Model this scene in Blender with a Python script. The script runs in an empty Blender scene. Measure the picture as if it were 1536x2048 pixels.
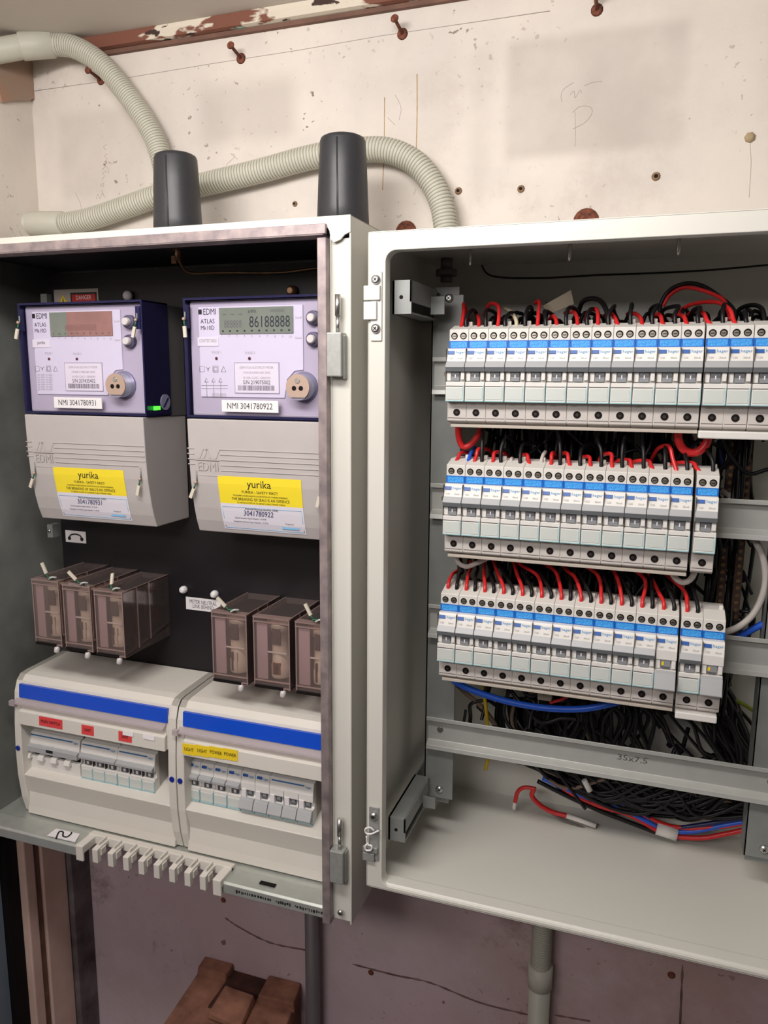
import bpy, math, random
from mathutils import Vector, Matrix
random.seed(7)
PI = math.pi
SC = bpy.context.scene
COL = SC.collection
# ---------------------------------------------------------------- camera
# working frame: millimetres, X right along the back wall, Y into the wall, Z up; origin at a breaker terminal
R = [Vector((0.94378585, 0.33049811, 0.0062664)), Vector((0.06210325, -0.15866173, -0.98537792)), Vector((-0.3246713, 0.9303749, -0.1702677))]
CAM = Vector((170.70899339, -686.30046052, 29.82364871)); FPX = 1547.128
ZUP = 1.65                                   # the working origin stands this high above the floor
def W(x, y, z): return Vector((x/1000, y/1000, z/1000 + ZUP))
cam_d = bpy.data.cameras.new('camera'); cam = bpy.data.objects.new('camera', cam_d); COL.objects.link(cam)
m3 = Matrix((R[0], -R[1], -R[2])).transposed()
cam.matrix_world = Matrix.Translation(W(*CAM)) @ m3.to_4x4()
cam_d.sensor_fit = 'VERTICAL'; cam_d.sensor_height = 36; cam_d.lens = FPX/2048*36; cam_d.clip_start = 0.01; cam_d.clip_end = 50
SC.camera = cam
def ray(u, v):
    a = (u-768)/FPX; b = (v-1024)/FPX
    return R[0]*a + R[1]*b + R[2]
def at(u, v, Y):
    d = ray(u, v); return CAM + d*((Y-CAM.y)/d.y)
def atx(u, v, X):
    d = ray(u, v); return CAM + d*((X-CAM.x)/d.x)
def atz(u, v, Z):
    d = ray(u, v); return CAM + d*((Z-CAM.z)/d.z)
# ---------------------------------------------------------------- light and exposure
SC.view_settings.view_transform = 'Standard'; SC.view_settings.look = 'None'
SC.view_settings.gamma = 1; SC.view_settings.use_curve_mapping = False
SC.view_settings.exposure = -0.12
wd = bpy.data.worlds.new('world'); SC.world = wd; wd.use_nodes = True
wd.node_tree.nodes['Background'].inputs[0].default_value = (1.0, 0.95, 0.92, 1); wd.node_tree.nodes['Background'].inputs[1].default_value = 0.085
def area(name, loc, target, sx, sy, power, col):
    l = bpy.data.lights.new(name, 'AREA'); l.shape = 'RECTANGLE'; l.size = sx; l.size_y = sy; l.energy = power; l.color = col
    o = bpy.data.objects.new(name, l); COL.objects.link(o); o.location = W(*loc)
    o.rotation_euler = (W(*target)-W(*loc)).to_track_quat('-Z', 'Y').to_euler()
    return o
area('ceiling_lamp_light', (-120, -500, 400), (-60, -60, -160), 0.6, 0.12, 5.9, (1.0, 0.962, 0.925))
area('room_fill_light', (-420, -1150, 390), (-250, 150, -600), 1.0, 0.25, 12.0, (1.0, 0.94, 0.93))  # added fill light out of view, brightens the lower wall
area('ceiling_lamp_upward_light', (-120, -500, 320), (-120, -300, 425), 0.55, 0.12, 0.9, (1.0, 0.955, 0.9))
# ---------------------------------------------------------------- materials
def lin(c):
    r = []
    for v in c:
        v = v/255
        r.append(v/12.92 if v <= 0.04045 else ((v+0.055)/1.055)**2.4)
    return (*r, 1)
MATS = {}
def pm(name, rgb, rough=0.5, metal=0.0, var=0.0, scale=30, bump=0.0, coat=0.0, spec=0.5, rgb2=None, vor=False, emit=None):
    if name in MATS: return MATS[name]
    m = bpy.data.materials.new(name); m.use_nodes = True; nt = m.node_tree; b = nt.nodes['Principled BSDF']
    b.inputs['Base Color'].default_value = lin(rgb); b.inputs['Roughness'].default_value = rough; b.inputs['Metallic'].default_value = metal
    b.inputs['Specular IOR Level'].default_value = spec
    if coat: b.inputs['Coat Weight'].default_value = coat
    tc = nt.nodes.new('ShaderNodeTexCoord')
    if vor:
        t = nt.nodes.new('ShaderNodeTexVoronoi'); out = 'Color'
    else:
        t = nt.nodes.new('ShaderNodeTexNoise'); t.inputs['Detail'].default_value = 6; out = 'Fac'
    t.inputs['Scale'].default_value = scale; nt.links.new(tc.outputs['Object'], t.inputs['Vector'])
    if var or rgb2:
        mx = nt.nodes.new('ShaderNodeMixRGB')
        sep = nt.nodes.new('ShaderNodeMapRange'); sep.inputs[1].default_value = 0.3 if not vor else 0; sep.inputs[2].default_value = 0.7 if not vor else 1
        nt.links.new(t.outputs[out], sep.inputs[0]); nt.links.new(sep.outputs[0], mx.inputs[0])
        c1 = lin(rgb); c2 = lin(rgb2) if rgb2 else tuple(max(0, x*(1-var)) for x in c1[:3])+(1,)
        mx.inputs[1].default_value = c1; mx.inputs[2].default_value = c2
        nt.links.new(mx.outputs[0], b.inputs['Base Color'])
    if bump:
        bp = nt.nodes.new('ShaderNodeBump'); bp.inputs['Strength'].default_value = bump; bp.inputs['Distance'].default_value = 0.001
        nt.links.new(t.outputs['Fac' if not vor else 'Distance'], bp.inputs['Height']); nt.links.new(bp.outputs[0], b.inputs['Normal'])
    if emit:
        b.inputs['Emission Color'].default_value = lin(emit[0]); b.inputs['Emission Strength'].default_value = emit[1]
    MATS[name] = m; return m
def clear(name, tint, gloss=0.12, rough=0.05, solid=0.0, srgb=(200, 190, 190)):
    if name in MATS: return MATS[name]
    m = bpy.data.materials.new(name); m.use_nodes = True; nt = m.node_tree; nt.nodes.clear()
    o = nt.nodes.new('ShaderNodeOutputMaterial'); tr = nt.nodes.new('ShaderNodeBsdfTransparent'); tr.inputs[0].default_value = lin(tint)
    g = nt.nodes.new('ShaderNodeBsdfGlossy'); g.inputs['Roughness'].default_value = rough; g.inputs[0].default_value = (1, .98, .96, 1)
    d = nt.nodes.new('ShaderNodeBsdfDiffuse'); d.inputs[0].default_value = lin(srgb)
    lw = nt.nodes.new('ShaderNodeLayerWeight'); lw.inputs[0].default_value = gloss
    m1 = nt.nodes.new('ShaderNodeMixShader'); m1.inputs[0].default_value = solid
    m2 = nt.nodes.new('ShaderNodeMixShader')
    nt.links.new(tr.outputs[0], m1.inputs[1]); nt.links.new(d.outputs[0], m1.inputs[2])
    nt.links.new(lw.outputs['Fresnel'], m2.inputs[0]); nt.links.new(m1.outputs[0], m2.inputs[1]); nt.links.new(g.outputs[0], m2.inputs[2])
    nt.links.new(m2.outputs[0], o.inputs[0]); MATS[name] = m; return m
BRK = pm('breaker_plastic', (226, 222, 215), 0.42, var=0.05, scale=60)
BRK2 = pm('breaker_plastic_cover', (228, 225, 220), 0.4, var=0.04, scale=80)
TERM = pm('terminal_shroud', (205, 198, 192), 0.5, var=0.06, scale=60)
HOLE = pm('dark_hole', (18, 14, 13), 0.7, spec=0.2)
SCREW = pm('screw_steel', (175, 168, 155), 0.35, 0.9, var=0.3, scale=400)
LEVER = pm('lever_grey', (172, 173, 175), 0.4, var=0.05)
LEVER_SHADE = pm('lever_grey_shade', (112, 116, 120), 0.45)  # shade on the lever underside, put into a darker grey
BLUEB = pm('blue_band', (22, 132, 216), 0.4, rgb2=(92, 176, 240), scale=900)
BLUEN = pm('blue_band_joint', (16, 98, 190), 0.4)
MARK = pm('test_mark_blue', (26, 88, 168), 0.4)
LOGO = pm('logo_blue', (70, 150, 205), 0.5)
WIND = pm('indicator_grey', (140, 142, 146), 0.4)
WINB = pm('indicator_recess', (92, 92, 96), 0.5)
LABW = pm('label_card', (206, 211, 206), 0.35, var=0.03)
TEAL = pm('label_cover_edge', (158, 196, 202), 0.2, spec=0.6)
DLINE = pm('joint_line', (70, 62, 60), 0.7)
GREYT = pm('print_grey', (165, 160, 155), 0.6)
BLACKP = pm('print_black', (25, 24, 28), 0.6)
PAINT = pm('cabinet_paint', (214, 212, 203), 0.33, var=0.04, scale=5, bump=0.04)
GALV = pm('galvanised_steel', (176, 178, 174), 0.4, 0.4, var=0.14, scale=260, vor=True)
GALVD = pm('galvanised_frame', (144, 147, 144), 0.45, 0.25, var=0.16, scale=40)
LINING = pm('galvanised_lining', (150, 152, 147), 0.5, 0.2, var=0.45, scale=14)
GALVW = pm('galvanised_sill', (196, 200, 194), 0.4, 0.55, var=0.12, scale=70)
ZINC = pm('zinc_edge', (176, 160, 158), 0.45, 0.4, rgb2=(128, 118, 122), scale=70)
STEEL = pm('bright_steel', (200, 200, 198), 0.3, 0.95)
PBLACK = pm('black_panel', (30, 27, 30), 0.42, var=0.2, scale=6, spec=0.3)
MGREY = pm('meter_grey', (186, 179, 177), 0.55, var=0.04, scale=50)
MGREYD = pm('meter_back_grey', (96, 92, 92), 0.6)
MFACE = pm('meter_face', (190, 182, 194), 0.5, var=0.03)
MPLATE = pm('meter_plate', (222, 218, 228), 0.35, var=0.02)
NAVY = clear('cover_rim_navy', (120, 120, 176), 0.2, 0.1, 0.35, (66, 64, 112))
CLEARB = clear('cover_clear', (249, 248, 252), 0.08, 0.04)
CLEARBR = clear('fuse_clear', (248, 242, 240), 0.2, 0.1, 0.08, (220, 200, 196))
CLEARED = clear('fuse_edge', (214, 190, 184), 0.35, 0.1, 0.45, (196, 168, 162))
CLEARW = clear('door_clear', (240, 234, 236), 0.12, 0.35, 0.5, (206, 196, 198))
LCDG = pm('lcd_green', (136, 144, 126), 0.2, rgb2=(122, 134, 116), scale=25)
LCDR = pm('lcd_warm', (170, 126, 112), 0.25, rgb2=(150, 116, 104), scale=60)
LCDT = pm('lcd_segment', (38, 44, 50), 0.4)
LCDF = pm('lcd_segment_faint', (102, 104, 98), 0.4)
BEIGE = pm('port_beige', (190, 165, 150), 0.4, 0.3)
WHITE = pm('white_sticker', (232, 228, 230), 0.4)
YEL = pm('yellow_sticker', (246, 222, 50), 0.45, var=0.03)
YEL2 = pm('yellow_tag', (238, 206, 40), 0.45)
REDS = pm('red_tag', (220, 68, 70), 0.45)
NAVT = pm('ink_navy', (34, 28, 92), 0.5)
LBLUE = pm('light_blue_print', (120, 175, 215), 0.5)
GREEN = pm('green_string', (40, 110, 80), 0.6)
LEDG = pm('led_green', (90, 240, 60), 0.3, emit=((70, 255, 50), 2.5))
BOXP = pm('enclosure_plastic', (218, 213, 204), 0.38, var=0.03, scale=10)
STRIPE = pm('stripe_blue', (12, 78, 206), 0.22, var=0.06, scale=8, coat=0.3)
CAPB = pm('antenna_black', (52, 52, 56), 0.42, var=0.12, scale=200, bump=0.1)
COND = pm('conduit_grey', (196, 194, 180), 0.5, var=0.08, scale=20)
CONDD = pm('conduit_groove', (150, 147, 132), 0.6)
PIPE = pm('pipe_dark_grey', (112, 104, 106), 0.5, var=0.1)
RUST = pm('rust', (142, 80, 56), 0.85, 0.1, rgb2=(74, 42, 34), scale=300, bump=0.6)
WRED = pm('wire_red', (206, 40, 42), 0.35); WBLK = pm('wire_black', (20, 19, 21), 0.42, spec=0.35)
WBLU = pm('wire_blue', (36, 94, 212), 0.35); WWHT = pm('wire_white', (200, 192, 186), 0.45)
WNAV = pm('wire_navy', (24, 32, 84), 0.4); WYEL = pm('wire_yellow', (190, 160, 30), 0.4); WYG = pm('wire_yellow_green', (140, 160, 40), 0.4)
WBRN = pm('wire_brown_grey', (120, 98, 84), 0.5)
TAPE = pm('white_tape', (225, 220, 215), 0.6)
BRASS = pm('brass', (150, 118, 88), 0.4, 0.8, var=0.4, scale=120)
BRICK = pm('terracotta', (164, 114, 92), 0.9, rgb2=(112, 74, 60), scale=40, bump=1.0)
BRICKD = pm('terracotta_dark', (84, 48, 38), 0.95, rgb2=(40, 26, 22), scale=60, bump=1.0)
WOODP = pm('pink_timber', (222, 190, 178), 0.7, rgb2=(204, 170, 156), scale=18, bump=0.3)
WOODB = pm('brown_timber', (126, 92, 78), 0.75, rgb2=(100, 72, 60), scale=30, bump=0.3)
WOODG = pm('grey_board', (128, 116, 118), 0.85, rgb2=(72, 62, 64), scale=25, bump=0.5)
DOORC = pm('door_paint', (120, 132, 146), 0.5, var=0.1)
def peel():
    m = pm('peeling_trim', (214, 204, 192), 0.8); nt = m.node_tree; b = nt.nodes['Principled BSDF']; L = nt.links.new
    tc = nt.nodes.new('ShaderNodeTexCoord'); mp = nt.nodes.new('ShaderNodeMapping'); mp.inputs['Scale'].default_value = (1, 2.2, 2.6); L(tc.outputs['Object'], mp.inputs[0])
    def st(sc, a, det=8):
        n = nt.nodes.new('ShaderNodeTexNoise'); n.inputs['Scale'].default_value = sc; n.inputs['Detail'].default_value = det; L(mp.outputs[0], n.inputs[0])
        r = nt.nodes.new('ShaderNodeMapRange'); r.inputs[1].default_value = a; r.inputs[2].default_value = a+.02; L(n.outputs[0], r.inputs[0]); return r.outputs[0]
    def mix(f, a, c):
        n = nt.nodes.new('ShaderNodeMixRGB'); L(f, n.inputs[0])
        for i, q in ((1, a), (2, c)):
            if isinstance(q, tuple): n.inputs[i].default_value = q
            else: L(q, n.inputs[i])
        return n.outputs[0]
    c = mix(st(11, .47), lin((122, 76, 60)), lin((216, 206, 190))); c = mix(st(26, .60), c, lin((62, 42, 36))); c = mix(st(17, .66, 4), c, lin((150, 190, 178)))
    L(c, b.inputs['Base Color']); return m
TRIMM = peel()
PENC = pm('pencil', (168, 160, 156), 0.8)
def wall_material():
    m = bpy.data.materials.new('old_painted_wall'); m.use_nodes = True; nt = m.node_tree; b = nt.nodes['Principled BSDF']
    N = lambda t, **k: nt.nodes.new(t); L = nt.links.new
    tc = N('ShaderNodeTexCoord'); pos = tc.outputs['Object']
    def noise(s, det=5, rough=0.6, vec=pos):
        n = N('ShaderNodeTexNoise'); n.inputs['Scale'].default_value = s; n.inputs['Detail'].default_value = det; n.inputs['Roughness'].default_value = rough
        L(vec, n.inputs['Vector']); return n.outputs['Fac']
    def mr(x, a, c, p=0., q=1.):
        n = N('ShaderNodeMapRange'); n.interpolation_type = 'SMOOTHSTEP'
        for i, v in enumerate((a, c, p, q)): n.inputs[i+1].default_value = v
        L(x, n.inputs[0]); return n.outputs[0]
    def mul(a, c):
        n = N('ShaderNodeMath'); n.operation = 'MULTIPLY'
        for i, v in enumerate((a, c)):
            if isinstance(v, (int, float)): n.inputs[i].default_value = v
            else: L(v, n.inputs[i])
        return n.outputs[0]
    def mix(f, c1, c2):
        n = N('ShaderNodeMixRGB')
        if isinstance(f, float): n.inputs[0].default_value = f
        else: L(f, n.inputs[0])
        for i, c in ((1, c1), (2, c2)):
            if isinstance(c, tuple): n.inputs[i].default_value = c
            else: L(c, n.inputs[i])
        return n.outputs[0]
    sx = N('ShaderNodeSeparateXYZ'); L(pos, sx.inputs[0]); X, Z = sx.outputs[0], sx.outputs[2]
    base = mix(mr(noise(6), .35, .65), lin((222, 213, 203)), lin((208, 200, 193)))
    # lower part of the wall is another, mauve coat
    low = mix(mr(noise(4), .35, .7), lin((214, 190, 198)), lin((196, 168, 172)))
    low = mix(mul(mr(X, -0.15, 0.15), mr(noise(5, 6, .7), .25, .6)), low, lin((182, 152, 146)))
    low = mix(mul(mr(noise(11, 8, .75), .56, .70), .5), low, lin((112, 86, 78)))
    base = mix(mr(Z, -0.30, -0.42), base, low)
    # grey smudged squares where old boards hung
    def patch(x0, x1, z0, z1, amt, s=0.02):
        nonlocal base
        k = mul(mul(mr(X, x0, x0+s), mr(X, x1, x1-s)), mul(mr(Z, z0, z0+s), mr(Z, z1, z1-s)))
        k = mul(mul(k, mr(noise(8, 3), .1, .6)), amt)
        base = mix(k, base, lin((166, 157, 150)))
    patch(-0.365, -0.215, 0.28, 0.375, .42, .03); patch(0.0, 0.185, 0.245, 0.37, .5, .015); patch(-0.04, 0.0, .2, .37, .2); patch(-0.565, -0.42, 0.24, 0.36, .3); patch(-0.17, -0.05, 0.20, 0.36, .16)
    patch(0.26, 0.40, 0.2, 0.38, .35)
    # mould speckle and scratches
    v = noise(130, 2, .5); big = mr(noise(9, 3), .45, .7)
    base = mix(mul(mr(v, .655, .70), mul(big, .8)), base, lin((104, 88, 74)))
    base = mix(mul(mr(noise(46, 3, .5), .70, .73), .85), base, lin((112, 86, 62)))
    base = mix(mul(mr(noise(3.2, 8, .75), .50, .62), .35), base, lin((188, 176, 164)))
    base = mix(mul(mr(noise(60, 8, .8), .62, .72), .25), base, lin((165, 150, 134)))
    L(base, b.inputs['Base Color']); b.inputs['Roughness'].default_value = 0.75
    bp = N('ShaderNodeBump'); bp.inputs['Strength'].default_value = .35; bp.inputs['Distance'].default_value = .002
    L(noise(35, 8, .7), bp.inputs['Height']); L(bp.outputs[0], b.inputs['Normal'])
    return m
WALL = wall_material()
CEIL = pm('ceiling_paint', (206, 198, 190), 0.85, var=0.1, scale=3, bump=0.3)
FLOORM = pm('concrete_floor', (120, 110, 104), 0.9, var=0.2, scale=5, bump=0.4)
# ---------------------------------------------------------------- mesh helpers
class MB:
    def __init__(s): s.v = []; s.f = []; s.mi = []; s.sm = []; s.mats = []
    def m(s, mat):
        if mat not in s.mats: s.mats.append(mat)
        return s.mats.index(mat)
    def face(s, idx, k, sm=False): s.f.append(idx); s.mi.append(k); s.sm.append(sm)
    def box(s, x0, x1, y0, y1, z0, z1, mat):
        if x0 > x1: x0, x1 = x1, x0
        if y0 > y1: y0, y1 = y1, y0
        if z0 > z1: z0, z1 = z1, z0
        k = s.m(mat); n = len(s.v)
        s.v += [(x, y, z) for x in (x0, x1) for y in (y0, y1) for z in (z0, z1)]
        for q in ((0, 1, 3, 2), (4, 6, 7, 5), (0, 4, 5, 1), (2, 3, 7, 6), (0, 2, 6, 4), (1, 5, 7, 3)): s.face([n+i for i in q], k)
        return s
    def hexa(s, p, mat):      # 8 points: bottom ring 4 then top ring 4
        k = s.m(mat); n = len(s.v); s.v += [tuple(q) for q in p]
        for q in ((3, 2, 1, 0), (4, 5, 6, 7), (0, 1, 5, 4), (1, 2, 6, 5), (2, 3, 7, 6), (3, 0, 4, 7)): s.face([n+i for i in q], k)
        return s
    def prism(s, prof, x0, x1, mat, mats=None):   # prof: (y,z) loop
        k = s.m(mat); n = len(s.v); L = len(prof)
        s.v += [(x0, y, z) for y, z in prof] + [(x1, y, z) for y, z in prof]
        s.face([n+i for i in range(L)], k); s.face([n+L+i for i in reversed(range(L))], k)
        for i in range(L):
            j = (i+1) % L; kk = s.m(mats[i]) if mats and mats.get(i) else k
            s.face([n+i, n+L+i, n+L+j, n+j], kk)
        return s
    def prismz(s, prof, z0, z1, mat):             # prof: (x,y) loop
        k = s.m(mat); n = len(s.v); L = len(prof)
        s.v += [(x, y, z0) for x, y in prof] + [(x, y, z1) for x, y in prof]
        s.face([n+i for i in reversed(range(L))], k); s.face([n+L+i for i in range(L)], k)
        for i in range(L):
            j = (i+1) % L; s.face([n+i, n+j, n+L+j, n+L+i], k)
        return s
    def plate(s, prof, y0, y1, mat):              # prof: (x,z) loop, extruded along y
        k = s.m(mat); n = len(s.v); L = len(prof)
        s.v += [(x, y0, z) for x, z in prof] + [(x, y1, z) for x, z in prof]
        s.face([n+i for i in range(L)], k); s.face([n+L+i for i in reversed(range(L))], k)
        for i in range(L):
            j = (i+1) % L; s.face([n+i, n+L+i, n+L+j, n+j], k)
        return s
    def cyl(s, a, b, r0, r1=None, seg=20, mat=None, caps=True):
        r1 = r0 if r1 is None else r1; a = Vector(a); b = Vector(b); d = (b-a).normalized()
        u = d.orthogonal().normalized(); w = d.cross(u); k = s.m(mat); n = len(s.v)
        for c, r in ((a, r0), (b, r1)):
            for i in range(seg):
                t = 2*PI*i/seg; s.v.append(tuple(c + (u*math.cos(t)+w*math.sin(t))*r))
        for i in range(seg):
            j = (i+1) % seg; s.face([n+i, n+j, n+seg+j, n+seg+i], k, True)
        if caps: s.face([n+i for i in reversed(range(seg))], k); s.face([n+seg+i for i in range(seg)], k)
        return s
    def lathe(s, a, d, prof, seg, mat):           # prof: (distance along d, radius)
        a = Vector(a); d = Vector(d).normalized(); u = d.orthogonal().normalized(); w = d.cross(u); k = s.m(mat); n = len(s.v)
        for h, r in prof:
            for i in range(seg):
                t = 2*PI*i/seg; s.v.append(tuple(a + d*h + (u*math.cos(t)+w*math.sin(t))*r))
        for q in range(len(prof)-1):
            for i in range(seg):
                j = (i+1) % seg; s.face([n+q*seg+i, n+q*seg+j, n+(q+1)*seg+j, n+(q+1)*seg+i], k, True)
        s.face([n+i for i in reversed(range(seg))], k); s.face([n+(len(prof)-1)*seg+i for i in range(seg)], k)
        return s
    def tube(s, pts, r, mat, seg=10, radf=None, matf=None, caps=True):
        pts = [Vector(p) for p in pts]; n = len(s.v); k = s.m(mat); N = len(pts)
        up = None
        for i, p in enumerate(pts):
            t = (pts[min(i+1, N-1)] - pts[max(i-1, 0)]).normalized()
            if up is None: up = t.orthogonal().normalized()
            up = (up - t*up.dot(t)); up = up.normalized() if up.length > 1e-6 else t.orthogonal().normalized()
            w = t.cross(up); rr = radf(i) if radf else r
            for j in range(seg):
                a = 2*PI*j/seg; s.v.append(tuple(p + (up*math.cos(a)+w*math.sin(a))*rr))
        for i in range(N-1):
            kk = s.m(matf(i)) if matf else k
            for j in range(seg):
                q = (j+1) % seg; s.face([n+i*seg+j, n+i*seg+q, n+(i+1)*seg+q, n+(i+1)*seg+j], kk, True)
        if caps: s.face([n+j for j in reversed(range(seg))], k); s.face([n+(N-1)*seg+j for j in range(seg)], k)
        return s
    def quad(s, p, mat):
        k = s.m(mat); n = len(s.v); s.v += [tuple(q) for q in p]; s.face([n+i for i in range(len(p))], k); return s
    def text(s, txt, size, mat, f, ax='CENTER', sx=1.0, shear=0.0):   # f maps (x,z) millimetres on the text plane to a point
        key = (txt, ax)
        if key not in TXT:
            c = bpy.data.curves.new('t', 'FONT'); c.body = txt; c.align_x = ax; c.align_y = 'CENTER'; c.size = 1; c.resolution_u = 2
            o = bpy.data.objects.new('t', c); me = bpy.data.meshes.new_from_object(o)
            TXT[key] = ([tuple(q.co) for q in me.vertices], [tuple(p.vertices) for p in me.polygons])
            bpy.data.objects.remove(o); bpy.data.curves.remove(c); bpy.data.meshes.remove(me)
        vs, fs = TXT[key]; n = len(s.v); k = s.m(mat); sz = size*1.35
        for x, y, z in vs: s.v.append(tuple(f((x+shear*y)*sz*sx, y*sz)))
        for q in fs: s.face([n+i for i in q], k)
        return s
TXT = {}
ORG = {}
def put(name, mb, parent=None, org=None, bev=0, seg=2):
    o0 = ORG[parent.name] if parent else Vector(org if org is not None else centre(mb))
    me = bpy.data.meshes.new(name)
    me.from_pydata([((x-o0[0])/1000, (y-o0[1])/1000, (z-o0[2])/1000) for x, y, z in mb.v], [], mb.f)
    for m in mb.mats: me.materials.append(m)
    me.polygons.foreach_set('material_index', mb.mi); me.polygons.foreach_set('use_smooth', mb.sm); me.update()
    o = bpy.data.objects.new(name, me); COL.objects.link(o)
    ORG[o.name] = o0
    if parent: o.parent = parent
    else: o.location = W(*o0)
    if bev:
        b = o.modifiers.new('bevel', 'BEVEL'); b.width = bev/1000; b.segments = seg; b.limit_method = 'ANGLE'; b.angle_limit = 0.7
    return o
def centre(mb):
    xs = [p[0] for p in mb.v]; ys = [p[1] for p in mb.v]; zs = [p[2] for p in mb.v]
    return ((min(xs)+max(xs))/2, (min(ys)+max(ys))/2, min(zs))
def tag(o, label=None, cat=None, group=None, kind=None):
    if label: o['label'] = label
    if cat: o['category'] = cat
    if group: o['group'] = group
    if kind: o['kind'] = kind
    return o
def thing(name, org, label, cat, group=None):
    o = bpy.data.objects.new(name, None); COL.objects.link(o); o.location = W(*org); o.empty_display_size = 0.02
    ORG[o.name] = Vector(org); return tag(o, label, cat, group)
def one(name, mb, label, cat, group=None, bev=0, kind=None):
    return tag(put(name, mb, bev=bev), label, cat, group, kind)
def struct(name, mb, parent=None, bev=0):
    o = put(name, mb, parent, org=None if parent else (0, 0, 0), bev=bev)
    if not parent: o['kind'] = 'structure'
    return o
def dup(o, parent=None):
    c = o.copy(); COL.objects.link(c); ORG[c.name] = ORG[o.name].copy()
    if parent: c.parent = parent
    for ch in [q for q in list(bpy.data.objects) if q.parent == o]: dup(ch, c)
    return c
def spline(P, n=10):
    P = [Vector(p) for p in P]
    if len(P) == 2: return [P[0].lerp(P[1], i/n) for i in range(n+1)]
    Q = [P[0]*2-P[1]] + P + [P[-1]*2-P[-2]]; out = []
    for i in range(1, len(Q)-2):
        a, b, c, d = Q[i-1:i+3]
        for k in range(n):
            t = k/n; out.append(0.5*((2*b)+(c-a)*t+(2*a-5*b+4*c-d)*t*t+(3*b-a-3*c+d)*t**3))
    out.append(P[-1]); return out
def px(*pts): return [at(*p) for p in pts]
def ORDN(i): return ['first', 'second', 'third', 'fourth', 'fifth', 'sixth', 'seventh', 'eighth', 'ninth', 'tenth', 'eleventh', 'twelfth', 'thirteenth', 'fourteenth', 'fifteenth', 'sixteenth'][i]
def screwhead(mb, c, d, r, mat=None, slot=True):
    mat = mat or STEEL; c = Vector(c); d = Vector(d).normalized()
    mb.lathe(c, d, [(0, r), (r*.35, r*.95), (r*.6, r*.6), (r*.66, r*.5)], 18, mat)
    if slot:
        u = d.orthogonal().normalized(); w = d.cross(u); e = c + d*(r*.67)
        for a, b in ((u, w), (w, u)):
            q = [e+a*r*.42+b*r*.1, e+a*r*.42-b*r*.1, e-a*r*.42-b*r*.1, e-a*r*.42+b*r*.1]; mb.quad(q, HOLE)
# ---------------------------------------------------------------- room
YW = 153
struct('wall_back', MB().box(-594, 1500, YW, YW+60, -1650, 425, WALL))
mb = MB(); mb.box(-654, -594, -1500, YW+60, -540, 425, WALL); mb.box(-654, -594, 116, YW+60, -1650, -540, WALL); mb.box(-654, -594, -1500, -760, -1650, -540, WALL)
struct('wall_left', mb)
struct('ceiling', MB().box(-654, 1500, -1500, YW+60, 425, 470, CEIL))
struct('floor', MB().box(-900, 1500, -2600, YW+60, -1700, -1650, FLOORM))
# cornice strip of peeling timber between wall and ceiling
mb = MB(); mb.prism([(152.9, 424), (137, 424.9), (137, 420), (140, 413), (152.9, 411)], -500, 520, TRIMM); mb.prism([(152.9, 411), (146, 411.5), (148, 408), (152.9, 407.6)], -500, 520, WOODB)
struct('trim_1', mb)
# timber door frame in the left wall below the meter cabinet
d = put('door_1', MB().box(-640, -610, -720, 20, -1640, -560, DOORC), org=(-600, -300, -1640)); d['kind'] = 'structure'
struct('trim_2', MB().box(-610, -588, 71, 115, -1650, -505, WOODP), bev=2)
struct('trim_3', MB().box(-612, -592, 60, 70.5, -1650, -505, WOODB), bev=1)
struct('trim_4', MB().box(-612, -589, 42, 59.5, -1650, -505, WOODP), bev=2)
struct('door_gap_shade', MB().box(-616, -600, 21, 41.5, -1650, -505, HOLE))  # black strip stands for the shade in the gap beside the door
mb = MB(); mb.box(-594, -580, 116, 152.5, -1650, -505, WOODG)
struct('trim_6', mb, bev=1)
wb = bpy.data.objects['wall_back']
mb = MB()
for P, r in (([(834, 148), (834, 230), (831, 345)], .55), ([(769, 195), (768, 300), (765, 380)], .5)):
    mb.tube(spline(px(*[(u, v, YW) for u, v in P]), 6), r, pm('rust_streak', (196, 164, 118), .8, rgb2=(170, 128, 82), scale=150), seg=6)
struct('rust_streak', mb, wb)
mb = MB()
for P in ([(1147, 165), (1128, 178), (1122, 192), (1124, 204)], [(1140, 190), (1148, 182), (1150, 196), (1160, 180), (1163, 186)], [(1168, 172), (1185, 165), (1204, 163)],
          [(1145, 225), (1160, 213), (1180, 214), (1184, 226), (1170, 245), (1145, 258)], [(1150, 224), (1151, 260), (1150, 293)],
          [(192, 398), (196, 388), (200, 398), (205, 385), (209, 395), (203, 380)], [(200, 372), (207, 366), (206, 374), (201, 370)], [(203, 360), (209, 352), (205, 346), (211, 344)], [(205, 338), (213, 333), (218, 345), (210, 342)], [(208, 325), (214, 318), (209, 312), (215, 307)], [(212, 300), (207, 294), (214, 288)],
          [(460, 322), (452, 330), (470, 312), (462, 308), (475, 318)], [(790, 190), (802, 215), (798, 240)], [(775, 235), (790, 250)], [(150, 385), (160, 405), (165, 430)], [(1500, 285), (1502, 330), (1498, 395)]):
    mb.tube(spline(px(*[(u, v, YW) for u, v in P]), 5), .28, PENC, seg=5)
struct('pencil_mark', mb, wb)
mb = MB()
P = px((62, 183, YW), (240, 158, YW), (420, 128, YW), (600, 100, YW), (760, 72, YW), (1100, 22, YW)); mb.tube(P, .35, PENC, seg=5)
struct('pencil_line', mb, wb)
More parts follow.
